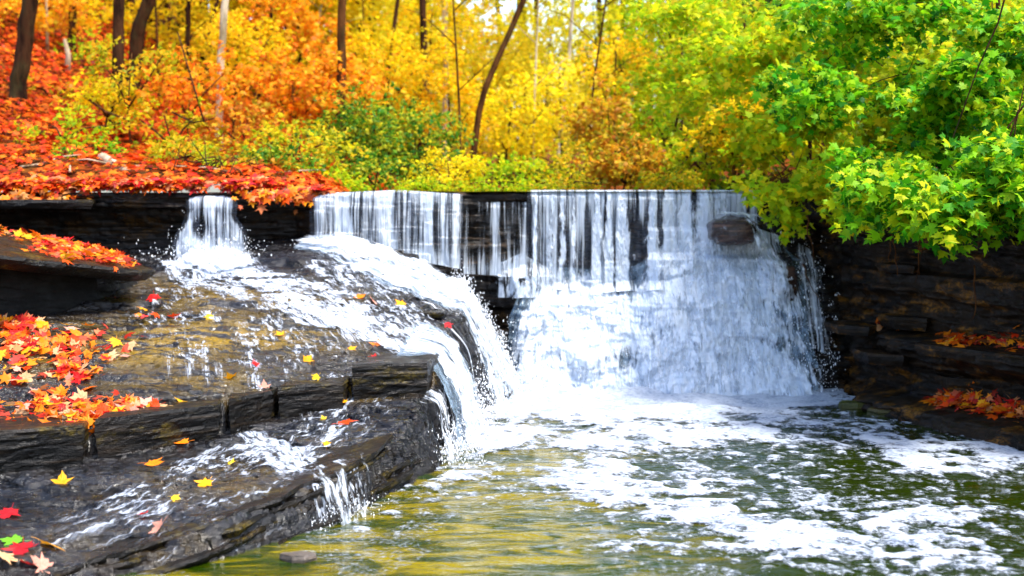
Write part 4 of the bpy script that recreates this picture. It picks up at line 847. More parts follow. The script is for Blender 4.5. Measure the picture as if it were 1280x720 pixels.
r = np.random.default_rng(620)
for k in range(9):
    u = [58, 200, 318, 385, 455, 575, 672, 735, 838][k] + r.uniform(-8, 8); Y = r.uniform(20, 28); x = (u - 640) / F * Y; gz = ground_at(x, Y); ln = r.uniform(-.5, .5); h_ = r.uniform(4.2, 6)
    e_ = path_tree('sapling', 'slim bare trunk among the coloured foliage beyond the falls', 'tree', (x, Y, gz), [(x, Y, gz - .1), (x + ln * .3, Y, gz + h_ * .35), (x + ln * .9, Y, gz + h_ * .7), (x + ln, Y, gz + h_)], .022, .008, M['bark_warm'] if k % 3 else M['bark_pale'], [], None, .1, 'simple', 'slim bare trunks in the wood',
      [([np.array([x + ln * q, Y, gz + h_ * q]), np.array([x + ln * q + s_ * .5, Y - .1, gz + h_ * q + .45]), np.array([x + ln * q + s_ * .9, Y, gz + h_ * q + .6])], .010, .003) for q, s_ in ((.35, 1), (.5, -1), (.62, 1), (.75, -1))], 12, 620 + k)
# --- understory: (px, py of crown centre, depth, half width px, half height px, palette, sprays, leaf size, kind, label)
UND = [
 (30, 10, 24, 80, 30, 'orange', 90, .11, 'tree', 'orange leafy crown over the top of the red hill'),
 (130, 20, 27, 80, 40, 'yellow', 110, .11, 'tree', 'golden crown behind the slanting trunk'),
 (215, 45, 27, 70, 60, 'yellow', 120, .11, 'tree', 'golden tree between slanting trunk and pale trunk'),
 (165, 85, 18.2, 62, 45, 'olive', 34, .10, 'sapling', 'yellow-olive sapling with drooping leaves on the hill'),
 (95, 165, 17.4, 55, 32, 'lime', 22, .09, 'shrub', 'sparse yellow-green shrub on the red slope'),
 (205, 160, 17.2, 55, 40, 'olive', 26, .09, 'shrub', 'scraggly olive shrub beside the brown trunk foot'),
 (240, 105, 18.5, 55, 40, 'orange', 36, .10, 'sapling', 'orange-yellow sapling beside the pale trunk'),
 (300, 60, 22, 65, 60, 'yellow', 120, .10, 'tree', 'yellow tree right behind the pale trunk'),
 (355, 25, 24, 75, 50, 'orange', 120, .11, 'tree', 'amber tree with a high crown beyond the thicket'),
 (365, 110, 19.5, 75, 50, 'orange', 130, .10, 'tree', 'bright orange maple thicket above the middle fall'),
 (425, 100, 20.5, 50, 40, 'orange', 90, .10, 'tree', 'deep orange tree around the warm brown trunk'),
 (300, 165, 17.5, 60, 38, 'rust', 50, .085, 'shrub', 'rusty shrub on the bank above the small cascade'),
 (375, 185, 17.2, 70, 38, 'olive', 70, .085, 'shrub', 'olive and gold brush behind the leafy lip'),
 (330, 215, 16.2, 45, 16, 'rust', 50, .08, 'shrub', 'low rusty brush over the lip near the small cascade'),
 (440, 160, 18.8, 55, 45, 'dark', 120, .085, 'shrub', 'tall dark green bush under the orange tree'),
 (520, 175, 19.5, 60, 50, 'dark', 130, .085, 'shrub', 'dark green bush left of the leaning trunk'),
 (475, 212, 17.5, 60, 24, 'dark', 60, .08, 'shrub', 'low dark green undergrowth bush behind the middle fall'),
 (410, 225, 16.6, 40, 14, 'lime', 50, .08, 'shrub', 'small bright green bush at the lip edge'),
 (560, 212, 18.2, 50, 22, 'yellow', 50, .08, 'shrub', 'low gold bush at the foot of the leaning trunk'),
 (490, 75, 23, 70, 55, 'yellow', 130, .10, 'tree', 'golden tree behind the dark green bushes'),
 (540, 40, 27, 65, 55, 'yellow', 120, .11, 'tree', 'yellow tree around the pale upright trunk'),
 (560, 130, 23, 60, 55, 'yellow', 120, .10, 'tree', 'gold leaved tree on the near side of the leaning trunk'),
 (610, 60, 29, 70, 55, 'bright', 130, .11, 'tree', 'glowing pale yellow tree behind the leaning trunk top'),
 (640, 150, 24, 65, 60, 'yellow', 130, .10, 'tree', 'yellow tree behind the foot of the leaning trunk'),
 (690, 45, 30, 60, 50, 'bright', 80, .11, 'tree', 'palest yellow tree in the bright gap'),
 (700, 120, 25, 70, 60, 'bright', 130, .10, 'tree', 'lemon yellow tree above the lip between bent trunk and rust bush'),
 (650, 215, 18.4, 60, 22, 'lime', 50, .08, 'shrub', 'green-gold brush above the dry rock of the lip'),
 (715, 205, 18.6, 55, 30, 'olive', 55, .08, 'shrub', 'olive brush behind the left end of the main curtain'),
 (760, 155, 20, 55, 50, 'rust', 85, .085, 'shrub', 'tall rust-brown bush behind the main curtain'),
 (790, 205, 17.8, 55, 32, 'rust', 100, .08, 'shrub', 'low rusty bush over the main curtain'),
 (770, 75, 24, 55, 45, 'yellow', 70, .10, 'tree', 'small golden tree above the rust-brown bush'),
 (740, 15, 31, 70, 30, 'bright', 70, .11, 'tree', 'high lemon crown at the top beside the white sky gap'),
 (850, 150, 20, 60, 55, 'lime', 100, .09, 'tree', 'yellow-green tree between rust bush and green maple'),
 (890, 90, 19, 60, 55, 'lime', 130, .10, 'tree', 'yellow-green tree beside the green maple'),
 (850, 20, 24, 60, 40, 'lime', 80, .10, 'tree', 'lime crown with white sky gaps through it'),
 (880, 195, 17.6, 60, 38, 'lime', 70, .09, 'shrub', 'yellow-green bush over the right part of the curtain'),
 (930, 150, 17.2, 55, 55, 'yellow', 110, .10, 'tree', 'yellow sapling in front of the maple leaves'),
 (930, 40, 18.5, 65, 50, 'lime', 120, .10, 'tree', 'tall lime tree overlapping the maple top'),
 (40, 175, 17.6, 34, 20, 'lime', 20, .08, 'sapling', 'yellow-green sapling beside the foot of the thickest trunk'),
 (130, 190, 16.7, 30, 16, 'green', 16, .07, 'sapling', 'small green plant on the slope left of the pale log'),
 (70, 120, 20.5, 30, 22, 'olive', 18, .085, 'sapling', 'thin yellow sapling on the slope right of the thickest trunk'),
 (120, 60, 23.5, 40, 24, 'lime', 24, .09, 'sapling', 'green-yellow sapling high on the hill by the broken stub'),
 (275, 205, 15.9, 34, 12, 'lime', 22, .065, 'shrub', 'low green plant at the lip above the small cascade'),
 (30, 210, 16.0, 26, 10, 'dark', 18, .065, 'shrub', 'low dark plant on the cap rock at the frame edge'),
 (62, 205, 16.6, 45, 16, 'olive', 34, .075, 'shrub', 'small olive plant on the leaf bank above the cap rock'),
 (85, 198, 16.3, 20, 12, 'green', 14, .075, 'sapling', 'tiny green seedling in the leaf bank'),
 (185, 215, 16.0, 40, 14, 'rust', 34, .07, 'shrub', 'brown low brush by the pale log'),
 (235, 190, 16.4, 45, 22, 'olive', 50, .075, 'shrub', 'olive brush over the dark root tangle'),
 (345, 200, 16.4, 50, 20, 'dark', 60, .075, 'shrub', 'green brush between small cascade and middle fall'),
 (140, 120, 18.6, 50, 34, 'yellow', 50, .09, 'sapling', 'yellow sapling low against the brown trunk'),
 (845, 225, 16.6, 40, 12, 'olive', 50, .07, 'shrub', 'narrow olive fringe bush along the lip'),
 (620, 232, 16.8, 45, 8, 'lime', 45, .06, 'shrub', 'tiny green plants along the lip before the yellow wood'),
 (710, 232, 16.7, 50, 8, 'olive', 45, .06, 'shrub', 'tiny olive plants along the lip above the curtain'),
 (530, 233, 16.7, 40, 8, 'lime', 45, .06, 'shrub', 'tiny plants along the lip above the middle fall'),
]
for k, (u, v, Y, hw, hh, pal, ns, sz, kind, lab) in enumerate(UND):
    c = at(u, v, Y); rx_, rz_ = hw * Y / F, hh * Y / F; gz = ground_at(c[0], Y)
    r = np.random.default_rng(500 + k); bx = c[0] + r.uniform(-.3, .3) * rx_; ry_ = min(rx_, 1.2) * .9
    pts = [(bx, Y, gz - .1), (bx * .6 + c[0] * .4 + r.uniform(-.08, .08), Y, gz * .5 + c[2] * .5), (c[0], Y, c[2] + rz_ * .4)]
    lb = [([np.array(pts[1]), np.array(pts[1]) * .5 + np.array([c[0] + s_ * rx_ * .6, Y + r.uniform(-.3, .3), c[2]]) * .5 + [0, 0, .1], np.array([c[0] + s_ * rx_ * .7, Y + r.uniform(-.3, .3), c[2] + rz_ * .3])], .018, .007) for s_ in (-1, 1)]
    path_tree({'tree': 'tree', 'sapling': 'sapling', 'shrub': 'shrub'}[kind], lab, kind, (bx, Y, gz), pts, .035 if kind == 'tree' else .016, .015 if kind == 'tree' else .007, M['bark'] if k % 3 else M['bark_warm'], [(c, (rx_, ry_, rz_), int(ns * 1.25))], M[pal], sz * .95, 'star' if pal in ('orange', 'rust') else 'simple', 'bushes and trees above the lip', lb, 14, 600 + k, 'crown' if kind == 'tree' else 'foliage')

# --- the far wood: copies of a few built trees
def copy_tree(o, parent=None):
    c = o.copy(); COL.objects.link(c); c.parent = parent
    for chd in list(o.children): copy_tree(chd, c)
    return c
FAR = []
for k, (pal, lab) in enumerate([('yellow', 'golden tree standing deep in the wood beyond the stream'), ('bright', 'lemon yellow tree standing deep in the wood beyond the stream'), ('lime', 'yellow-green tree standing deep in the wood beyond the stream'), ('orange', 'amber tree standing deep in the wood beyond the stream')]):
    x, y = (-3.5 + 3.2 * k, 34); gz = ground_at(x, y)
    FAR.append((path_tree('tree', lab, 'tree', (x, y, gz), [(x, y, gz - .1), (x + .1, y, gz + 2), (x - .1, y, gz + 5)], .11, .05, M['bark_warm'] if k % 2 else M['bark'], [((x, y, gz + 4.4), (1.9, 1.7, 2.0), 150), ((x + .4, y, gz + 2.2), (1.6, 1.5, 1.3), 90)], M[pal], .16, 'simple', lab.replace(' tree standing', ' trees'), [], 14, 700 + k), lab))
r = np.random.default_rng(77)
for k in range(96):
    Y = r.uniform(28, 52); u = -60 + (k * 61.8 % 1400) + r.uniform(-20, 20); x = (u - 640) / F * Y; y = Y
    gap = abs(u - 700) < 150
    if gap and k % 5 == 0: continue
    pk = (0 if u < 450 else 1) if r.random() < .5 else (2 if u > 760 else (3 if u < 420 else 1)); src, lab = FAR[pk]
    c = copy_tree(src); s_ = r.uniform(.5, .72) if gap else r.uniform(.75, 1.1); c.location = (x, y, ground_at(x, y)); c.scale = (s_, s_, s_ * r.uniform(.85, 1.05)); c.rotation_euler = (0, 0, r.uniform(0, 6.28))

TALL = []
for k, (u, Y, hgt, pal, lab) in enumerate([(60, 26, 13, 'orange', 'tall tree whose thin trunk rises out of frame over the red hill'), (330, 28, 14, 'yellow', 'tall trunk rising out of frame between pale and warm trunks'), (465, 30, 14, 'yellow', 'tall slim trunk rising out of frame over the dark bushes'), (535, 26, 13, 'bright', 'tall trunk rising out of frame just beside the pale upright trunk'),
    (668, 34, 15, 'bright', 'tall far trunk rising out of frame in the bright gap'), (775, 31, 14, 'lime', 'tall trunk rising out of frame above the rust-brown bush'), (865, 27, 13, 'lime', 'tall trunk rising out of frame behind the lime trees')]):
    b_ = at(u, 200, Y); gz = ground_at(b_[0], Y); x = b_[0]; r = np.random.default_rng(640 + k); lean = r.uniform(-.5, .5)
    path_tree('tree', lab, 'tree', (x, Y, gz), [(x, Y, gz - .1), (x + lean * .3, Y, gz + hgt * .4), (x + lean, Y, gz + hgt)], .075, .03, M['bark'] if k % 2 else M['bark_warm'],
      [((x + lean * .8, Y, gz + hgt * .82), (2.6, 2.2, 2.2), 50), ((x + lean - 1.2, Y - .6, gz + hgt * .62), (1.8, 1.6, 1.1), 30), ((x + lean + 1.3, Y + .5, gz + hgt * .68), (1.8, 1.6, 1.2), 30)], M[pal], .30, 'simple', 'tall trees above the frame', [], 12, 640 + k)
HIGH = []
for k, (pal, lab) in enumerate([('lime', 'high-crowned green-gold tree far back whose trunk runs out of frame'), ('yellow', 'high-crowned yellow tree far back whose trunk runs out of frame')]):
    x, Y = ((9.5, 37), (-2.5, 38))[k]; gz = ground_at(x, Y)
    HIGH.append((path_tree('tree', lab, 'tree', (x, Y, gz), [(x, Y, gz - .1), (x + .2, Y, gz + 5), (x, Y, gz + 14)], .15, .06, M['bark'], [((x, Y, gz + 12.5), (3.2, 2.6, 4.2), 170), ((x + .5, Y, gz + 8.2), (2.4, 2.2, 1.6), 70)], M[pal], .42, 'simple', lab.replace(' tree far', ' trees far'), [], 12, 760 + k), lab))
r = np.random.default_rng(78)
for k in range(13):
    x = -19 + 3.2 * k + r.uniform(-.8, .8); Y = r.uniform(35, 42); src, lab = HIGH[0 if x > 2 else 1]
    c = copy_tree(src); s_ = r.uniform(.85, 1.15); c.location = (x, Y, ground_at(x, Y)); c.scale = (s_, s_, s_); c.rotation_euler = (0, 0, r.uniform(0, 6.28))
# --- green maples leaning over the right bank
def maple(name, label, base, pts, r0, clusters, leafm, size, seed, barkm=None, shape='maple'):
    r = np.random.default_rng(seed); lb = []; crowns = []
    pts = [np.array(p, float) for p in pts]
    for (u, v, Y, hw, hh, ns) in clusters:
        c = at(u, v, Y)
        for q in range(4):
            c2 = at(u + r.normal() * hw * .55, v + r.normal() * hh * .55, Y + r.normal() * .3); crowns.append((c2, (hw * Y / F * r.uniform(.4, .7), .4, hh * Y / F * r.uniform(.28, .5)), max(6, int(ns * .46))))
        a = pts[min(len(pts) - 1, 1 + int(r.integers(0, max(1, len(pts) - 1))))]; m = a * .5 + c * .5 + [0, 0, .25]
        t_ = np.linspace(0, 1, 9)[:, None]; arc_ = a * (1 - t_) ** 2 + 2 * m * t_ * (1 - t_) + (c + (c - m) * .3 + [0, 0, -.1]) * t_ ** 2; arc_ = arc_ + np.cumsum(r.normal(size=(9, 3)) * [.035, .03, .03], 0) * np.sin(PI * t_)
        if len(lb) < 4: lb.append((arc_, .010, .003))
    return path_tree(name, label, 'tree', base, pts, r0, r0 * .4, barkm or M['bark'], crowns, leafm, size, shape, 'green maples on the right bank', lb, 13, seed)
b = at(1247, 250, 13.6); maple('maple_tree', 'large green maple whose trunk shows at the top corner, boughs drooping over the pool', (b[0], 13.6, 2.3), [(b[0], 13.6, 2.1), (b[0] - .02, 13.6, 3.0), (b[0] - .05, 13.6, 4.2), (b[0], 13.7, 5.6)], .035,
  [(1060, 40, 13.6, 80, 40, 60), (1150, 30, 13.2, 90, 40, 70), (1240, 40, 12.6, 70, 50, 60), (1080, 110, 13.0, 80, 40, 70), (1170, 110, 12.6, 80, 45, 75), (1250, 120, 12.0, 60, 50, 60), (1120, 175, 12.6, 80, 40, 70), (1200, 180, 12.2, 70, 40, 65)], M['green'], .088, 801)
b = at(1330, 250, 11.4); maple('maple_tree', 'lowest green maple bough hanging in front of the shaded bank with big leaves', (b[0], 11.4, 2.4), [(b[0], 11.4, 2.2), (b[0] - .1, 11.4, 2.9), (b[0] - .2, 11.5, 4.2)], .05,
  [(1255, 210, 11.0, 50, 38, 46), (1190, 235, 11.3, 55, 32, 48), (1235, 262, 11.0, 45, 22, 34), (1165, 272, 11.5, 35, 14, 20), (1130, 245, 11.8, 45, 24, 34), (1275, 235, 10.8, 30, 30, 28)], M['green'], .10, 802)
b = at(1010, 235, 15.2); maple('maple_tree', 'yellow-green young maple at the bank corner drooping beside the fall', (b[0], 15.2, 2.2), [(b[0], 15.2, 2.0), (b[0], 15.1, 2.8), (b[0] - .1, 15.0, 4.2)], .03,
  [(985, 60, 14.8, 70, 50, 60), (970, 130, 14.4, 65, 45, 65), (1030, 160, 14.2, 65, 40, 60), (1010, 215, 14.0, 55, 22, 40), (965, 250, 13.9, 32, 16, 24), (1075, 225, 13.4, 50, 24, 38), (1060, 262, 13.2, 28, 12, 14), (880, 40, 15.6, 50, 26, 30), (830, 75, 16.2, 36, 18, 18), (905, 105, 15.4, 45, 24, 28), (845, 20, 16.0, 50, 22, 24), (930, 60, 15.2, 45, 26, 28), (860, 130, 16.0, 30, 16, 14)], M['lime'], .085, 803)
b = at(1120, 235, 16.0); maple('maple_tree', 'deep green maple filling the space behind the droopy boughs', (b[0], 16.0, 2.4), [(b[0], 16, 2.2), (b[0], 16, 3.2), (b[0] + .1, 16, 5)], .06,
  [(1040, 30, 16.5, 90, 50, 70), (1130, 80, 16.2, 100, 70, 110), (1220, 60, 15.8, 90, 70, 100), (1080, 170, 16.2, 90, 50, 90), (1180, 200, 15.4, 100, 45, 90), (1270, 180, 14.5, 60, 60, 60), (1000, 120, 17, 70, 60, 70)], M['lime'], .12, 804, shape='star')
b = at(1300, 100, 18.0); maple('maple_tree', 'maple with shade painted into its leaves behind everything at the right frame edge', (b[0], 18, 3), [(b[0], 18, 2.8), (b[0], 18, 4), (b[0], 18, 6)], .08,
  [(1240, 60, 18.5, 110, 90, 110), (1100, 40, 19.5, 110, 80, 110), (1180, 170, 18.0, 130, 60, 110), (1010, 40, 20, 80, 60, 80), (1010, 190, 18, 80, 40, 70)], M['deep'], .12, 805, shape='star')

# --- hanging roots and brush under the maples
G_RT = 'roots dangling from the bank top'
for k, (u0, v0, u1, v1, Y, lab) in enumerate([(1112, 268, 1118, 345, 12.75, 'longest pair of dangling roots over the bank ledge'), (1122, 270, 1108, 330, 12.8, 'thin root crossing the longest dangling root'), (1150, 285, 1146, 340, 12.5, 'short dangling root under the maple bough'), (1218, 330, 1215, 400, 11.9, 'thread-thin root hanging low on the dark bank wall'), (1010, 268, 1018, 330, 13.6, 'bare twig poking down beside the spill'), (1005, 330, 1030, 375, 13.8, 'wet twig caught in the splashing spill')]):
    a = at(u0, v0, Y); b_ = at(u1, v1, Y - .1); r = np.random.default_rng(900 + k); t = np.linspace(0, 1, 9)[:, None]
    P = a * (1 - t) + b_ * t + np.cumsum(r.normal(size=(9, 3)) * .012, 0); V, T = tube_arrays(P, np.linspace(.008, .003, 9), 5, k)
    o = mesh_np('root', V, [T], M['bark_warm']); tag(o, lab, 'root', G_RT)
# brush of red-brown twigs at the bank top between fall and maple
for k, (u, v, Y, w, lab) in enumerate([(1000, 225, 14.3, .45, 'tangle of rusty dead twigs on the bank top beside the fall'), (255, 215, 15.6, .55, 'dark root tangle in the leaf bank above the small cascade'), (300, 222, 15.4, .4, 'twiggy tangle at the lip right of the small cascade')]):
    c = at(u, v, Y); e = empty('brush_pile', c, lab, 'brush'); r = np.random.default_rng(930 + k); acc = Acc()
    for q in range(46):
        a = c + r.normal(size=3) * [w * .35, .2, .06]; dv = r.normal(size=3) * [1, .6, .45]; dv /= np.linalg.norm(dv); L = w * r.uniform(.25, .6)
        V, T = tube_arrays([a - dv * L, a + r.normal(size=3) * .03, a + dv * L], [.004, .008, .002], 4, q); acc.add(V, T, 0)
    acc.build('foliage', [M['bark_warm'] if k != 1 else M['bark']], e)
# broken stub and pale log end on the hill
def stick(name, lab, cat, p, r0, r1, m, seed):
    V, T = tube_arrays(p, np.linspace(r0, r1, len(p)), 9, seed, .2); o = mesh_np(name, V, [T], m); tag(o, lab, cat); return o
p = hillhit(84, 88); stick('stump', 'pale broken stub standing by the dark trunk on the hill', 'stump', [p - [0, 0, .1], p + [.02, 0, .25], p + [-.03, 0, .5]], .06, .03, M['wood'], 1)
p = at(128, 198, 15.9); q = at(158, 214, 15.5); stick('log', 'short pale log poking out of the leaf bank', 'log', [p, (p + q) / 2, q], .07, .05, M['wood'], 2)
p = at(105, 120, 18.3); q = at(160, 150, 17.6); stick('fallen_branch', 'bare fallen branch slanting across the red slope', 'branch', [p, (p + q) / 2 - [0, 0, .05], q], .02, .012, M['bark_warm'], 3)
p = at(215, 140, 17.2); q = at(268, 148, 17.0); stick('fallen_branch', 'sagging twig bridging the scraggly shrub and pale trunk', 'branch', [p, (p + q) / 2 - [0, 0, .09], q], .012, .008, M['bark'], 4)
p = at(255, 152, 16.9); q = at(222, 40, 17.6); stick('fallen_branch', 'thin leaning pole crossing the shrubs on the hill', 'branch', [p, (p + q) / 2, q], .012, .008, M['bark'], 5)

# ------------------------------------------------------------------ leaf litter (uncountable) and drifts
def litter_mesh(name, P, Nrm, size, mat, label, shape='star', lift=.015):
    n = len(P); r = np.random.default_rng(n); Nn = Nrm + r.normal(size=(n, 3)) * .28; Dr = r.normal(size=(n, 3))
    P = P + Nrm * (lift + r.random((n, 1)) * lift * 2)
    V, T = scatter_leaves(P, Nn, Dr, size * r.uniform(.6, 1.25, n), shape); o = mesh_np(name, V, [T], mat, smooth=False); tag(o, label, 'leaf litter', kind='stuff'); return o
n = 34000; r = np.random.default_rng(41); Yq = 14.9 + 14 * r.random(n) ** 1.5; hx = r.uniform(-1.9, 0, n) ; Xq = -1.95 - r.random(n) * (Yq * .40 - 1.0)
Zq = ground_z(Xq, Yq); e_ = .05; nx = -(ground_z(Xq + e_, Yq) - Zq) / e_; ny = -(ground_z(Xq, Yq + e_) - Zq) / e_
thin = fbm(Xq * .9, Yq * .9, 43, 3) > -.28; thin &= ~((Yq < 17.5) & (fbm(Xq * 1.7, Yq * 1.6, 45, 3) < .14)); thin |= r.random(n) < .12
litter_mesh('leaf_litter', np.stack([Xq, Yq, Zq], 1)[thin], np.stack([nx, ny, np.ones(n)], 1)[thin], .10, M['litter'], 'carpet of red and orange leaves covering the hillside', lift=.03)

def cast(bvhs, u, v):
    d = Vector(ray(u, v)).normalized(); best = None
    for b_ in bvhs:
        h = b_.ray_cast(Vector((0, 0, CAMZ)), d)
        if h[0] is not None and (best is None or h[3] < best[2]): best = (np.array(h[0]), np.array(h[1]), h[3])
    return best
ts_bvh = BVHTree.FromPolygons(tsV.tolist(), tsT.tolist())
def drift_points(poly_pts, n, bvhs, seed, zmin=.02, up=.35):
    """random places inside blobs (u, v, su, sv) of the picture, dropped on whatever rock is there"""
    r = np.random.default_rng(seed); out = []
    tries = 0
    while len(out) < n and tries < n * 12:
        tries += 1; b_ = poly_pts[r.integers(len(poly_pts))]; u = b_[0] + r.normal() * b_[2] * .6; v = b_[1] + r.normal() * b_[3] * .6
        h = cast(bvhs, u, v)
        if h is None or h[0][2] < zmin or (bvhs is both and h[0][0] < -3.25 and h[0][1] > 11.75 and h[0][2] < 1.4): continue
        nn = h[1] if h[1][2] > 0 else -h[1]
        if nn[2] < up: 
            # steep face: slide the leaf up and back on to the tread
            continue
        out.append((h[0], nn))
    return out
# individual fallen maple leaves: six curled shapes, each copied; colour per object
def fallen_mesh(seed):
    r = np.random.default_rng(seed); bm = bmesh.new(); P = np.array(OUT); P[:, 0] *= r.uniform(.85, 1.15); P = P + r.normal(size=P.shape) * .025; P[:, 1] -= .4
    def zc(x, y): return a1 * x * x + a2 * y * y + a3 * x * y + a4 * max(0, y) ** 2
    a1, a2, a3, a4 = r.uniform(-.1, .5), r.uniform(-.2, .35), r.uniform(-.3, .3), r.uniform(-.1, .3)
    c = bm.verts.new((0, 0, .015)); R1 = [bm.verts.new((x * .5, y * .5, zc(x * .5, y * .5) + .015 + .02 * (i % 2))) for i, (x, y) in enumerate(P)]; R2 = [bm.verts.new((x, y, zc(x, y) + .01)) for x, y in P]
    n = len(P)
    for i in range(n):
        j = (i + 1) % n; bm.faces.new((c, R1[i], R1[j])); bm.faces.new((R1[i], R2[i], R2[j], R1[j]))
    # petiole
    w = .012; y0 = -.4; pts = [(0, y0 + .02, .01), (.03, y0 - .22, .05), (.09, y0 - .42, .03)]; prev = None
    for (x, y, z) in pts:
        ring = [bm.verts.new((x - w, y, z)), bm.verts.new((x + w, y, z)), bm.verts.new((x, y, z + w))]
        if prev:
            for q in range(3): bm.faces.new((prev[q], prev[(q + 1) % 3], ring[(q + 1) % 3], ring[q]))
        prev = ring
    me = bpy.data.meshes.new('maple_leaf'); bm.to_mesh(me); bm.free(); me.materials.append(M['fallen']); return me
LM = [fallen_mesh(60 + k) for k in range(7)]
PROTO = None
def put_leaf(p, nrm, size, col, label, group=None, seed=0, tilt=.25):
    r = np.random.default_rng(seed + 5000); global PROTO
    if PROTO is None: PROTO = o = bpy.data.objects.new('maple_leaf', LM[0]); COL.objects.link(o)
    else: o = PROTO.copy(); COL.objects.link(o); o.data = LM[int(r.integers(len(LM)))]
    nn = Vector(nrm + r.normal(size=3) * tilt); nn.z = max(nn.z, .25); nn.normalize()
    q = nn.to_track_quat('Z', 'Y'); o.rotation_mode = 'QUATERNION'; from mathutils import Quaternion
    o.rotation_quaternion = q @ Quaternion((0, 0, 1), r.uniform(0, 6.28)); o.location = Vector(p) + nn * (.010 + .01 * r.random()); o.scale = (size,) * 3
    o.color = (*col, 1)
    for k_ in list(o.keys()): del o[k_]
    tag(o, label, 'leaf', group); return o
CL = {'red': (.62, .012, .012), 'orange': (.85, .22, .008), 'amber': (.85, .38, .01), 'yellow': (.88, .58, .02), 'gold': (.72, .36, .012), 'pink': (.66, .30, .22), 'scarlet': (.75, .06, .006), 'green': (.14, .42, .02), 'crimson': (.42, .01, .015), 'pale': (.66, .40, .20)}
both = [shelf_bvh, ts_bvh]
LONE = [ # u, v, size m, colour, label
 (78, 603, .145, 'gold', 'golden lobed leaf alone on wet rock below the leaf-heaped edge'), (193, 582, .16, 'orange', 'orange leaf with red tips on the dark lower step'), (228, 555, .12, 'orange', 'orange leaf tucked just under the broken shelf edge'),
 (256, 608, .13, 'amber', 'amber leaf folded over a rock ripple on the lower step'), (290, 578, .08, 'yellow', 'small yellow leaf on the lower step by the trickle'), (433, 530, .17, 'scarlet', 'red and orange leaf on the ledge below the corner block'), (430, 505, .08, 'amber', 'small amber leaf stuck to the face of the edge block'),
 (404, 524, .06, 'yellow', 'tiny yellow leaf left of the red leaf on the ledge'), (408, 556, .07, 'amber', 'tiny amber leaf below the red leaf on the ledge'), (320, 458, .12, 'red', 'bright red leaf alone on the middle of the shelf'), (289, 474, .11, 'amber', 'amber leaf just in front of the bright red one'), (330, 484, .11, 'pink', 'pink wet leaf at the back of the edge block'),
 (200, 661, .12, 'pink', 'pale pink leaf on the lowest wet rock'), (180, 645, .08, 'red', 'small red leaf beside the pale pink one'), (220, 625, .07, 'yellow', 'tiny yellow leaf between two lower leaves'), (62, 685, .16, 'amber', 'yellow-orange leaf in the bottom corner cluster'), (28, 690, .17, 'crimson', 'crimson leaf in the bottom corner cluster'),
 (8, 700, .16, 'pale', 'pale leaf at the bottom corner edge'), (15, 678, .15, 'green', 'green leaf in the bottom corner cluster'), (50, 708, .15, 'pink', 'pink leaf at the bottom of the corner cluster'), (10, 645, .16, 'crimson', 'dark red leaf at the frame edge above the corner cluster'), (35, 705, .15, 'red', 'vivid red leaf lowest in the corner cluster'),
 (473, 432, .14, 'orange', 'orange leaf on the shelf before the corner block'), (470, 450, .13, 'red', 'red leaf tucked behind the corner block'), (440, 437, .09, 'amber', 'amber leaf beside the white side flow'), (450, 372, .12, 'orange', 'orange leaf at the chute edge'), (500, 381, .13, 'amber', 'amber leaf near the jutting flat stone'), (465, 378, .11, 'pink', 'pink leaf between two leaves at the chute edge'),
 (545, 420, .10, 'orange', 'orange leaf above the dark end face of the shelf'), (560, 412, .10, 'crimson', 'crimson leaf on the broken end of the shelf'), (216, 398, .13, 'scarlet', 'scarlet leaf on yellow algae near the tilted slab'), (385, 450, .10, 'amber', 'amber leaf on the shelf above the edge blocks'), (395, 475, .08, 'yellow', 'yellow leaf on the algae top of an edge block'),
 (262, 398, .09, 'yellow', 'yellow leaf floating over the algae film'), (135, 497, .11, 'orange', 'orange leaf with green stalk on the shaded middle step'), (225, 503, .09, 'gold', 'round brownish leaf on the edge block top'), (437, 315, .12, 'orange', 'orange leaf caught at the foot of the middle fall'), (457, 315, .11, 'scarlet', 'reddish leaf caught beside the orange one in the chute'), (350, 420, .09, 'amber', 'amber leaf on wet rock in the middle of the shelf')]
for k, (u, v, sz, c, lab) in enumerate(LONE):
    h = None
    for dv in (0, 2, -2, 4, -4, 6, -6, 9, -9):
        h = cast(both, u, v + dv)
        if h is not None and abs(h[1][2]) > .4: break
    if h is None: continue
    put_leaf(h[0], h[1] if h[1][2] > 0 else -h[1], sz * .86, CL[c], lab, None, k)
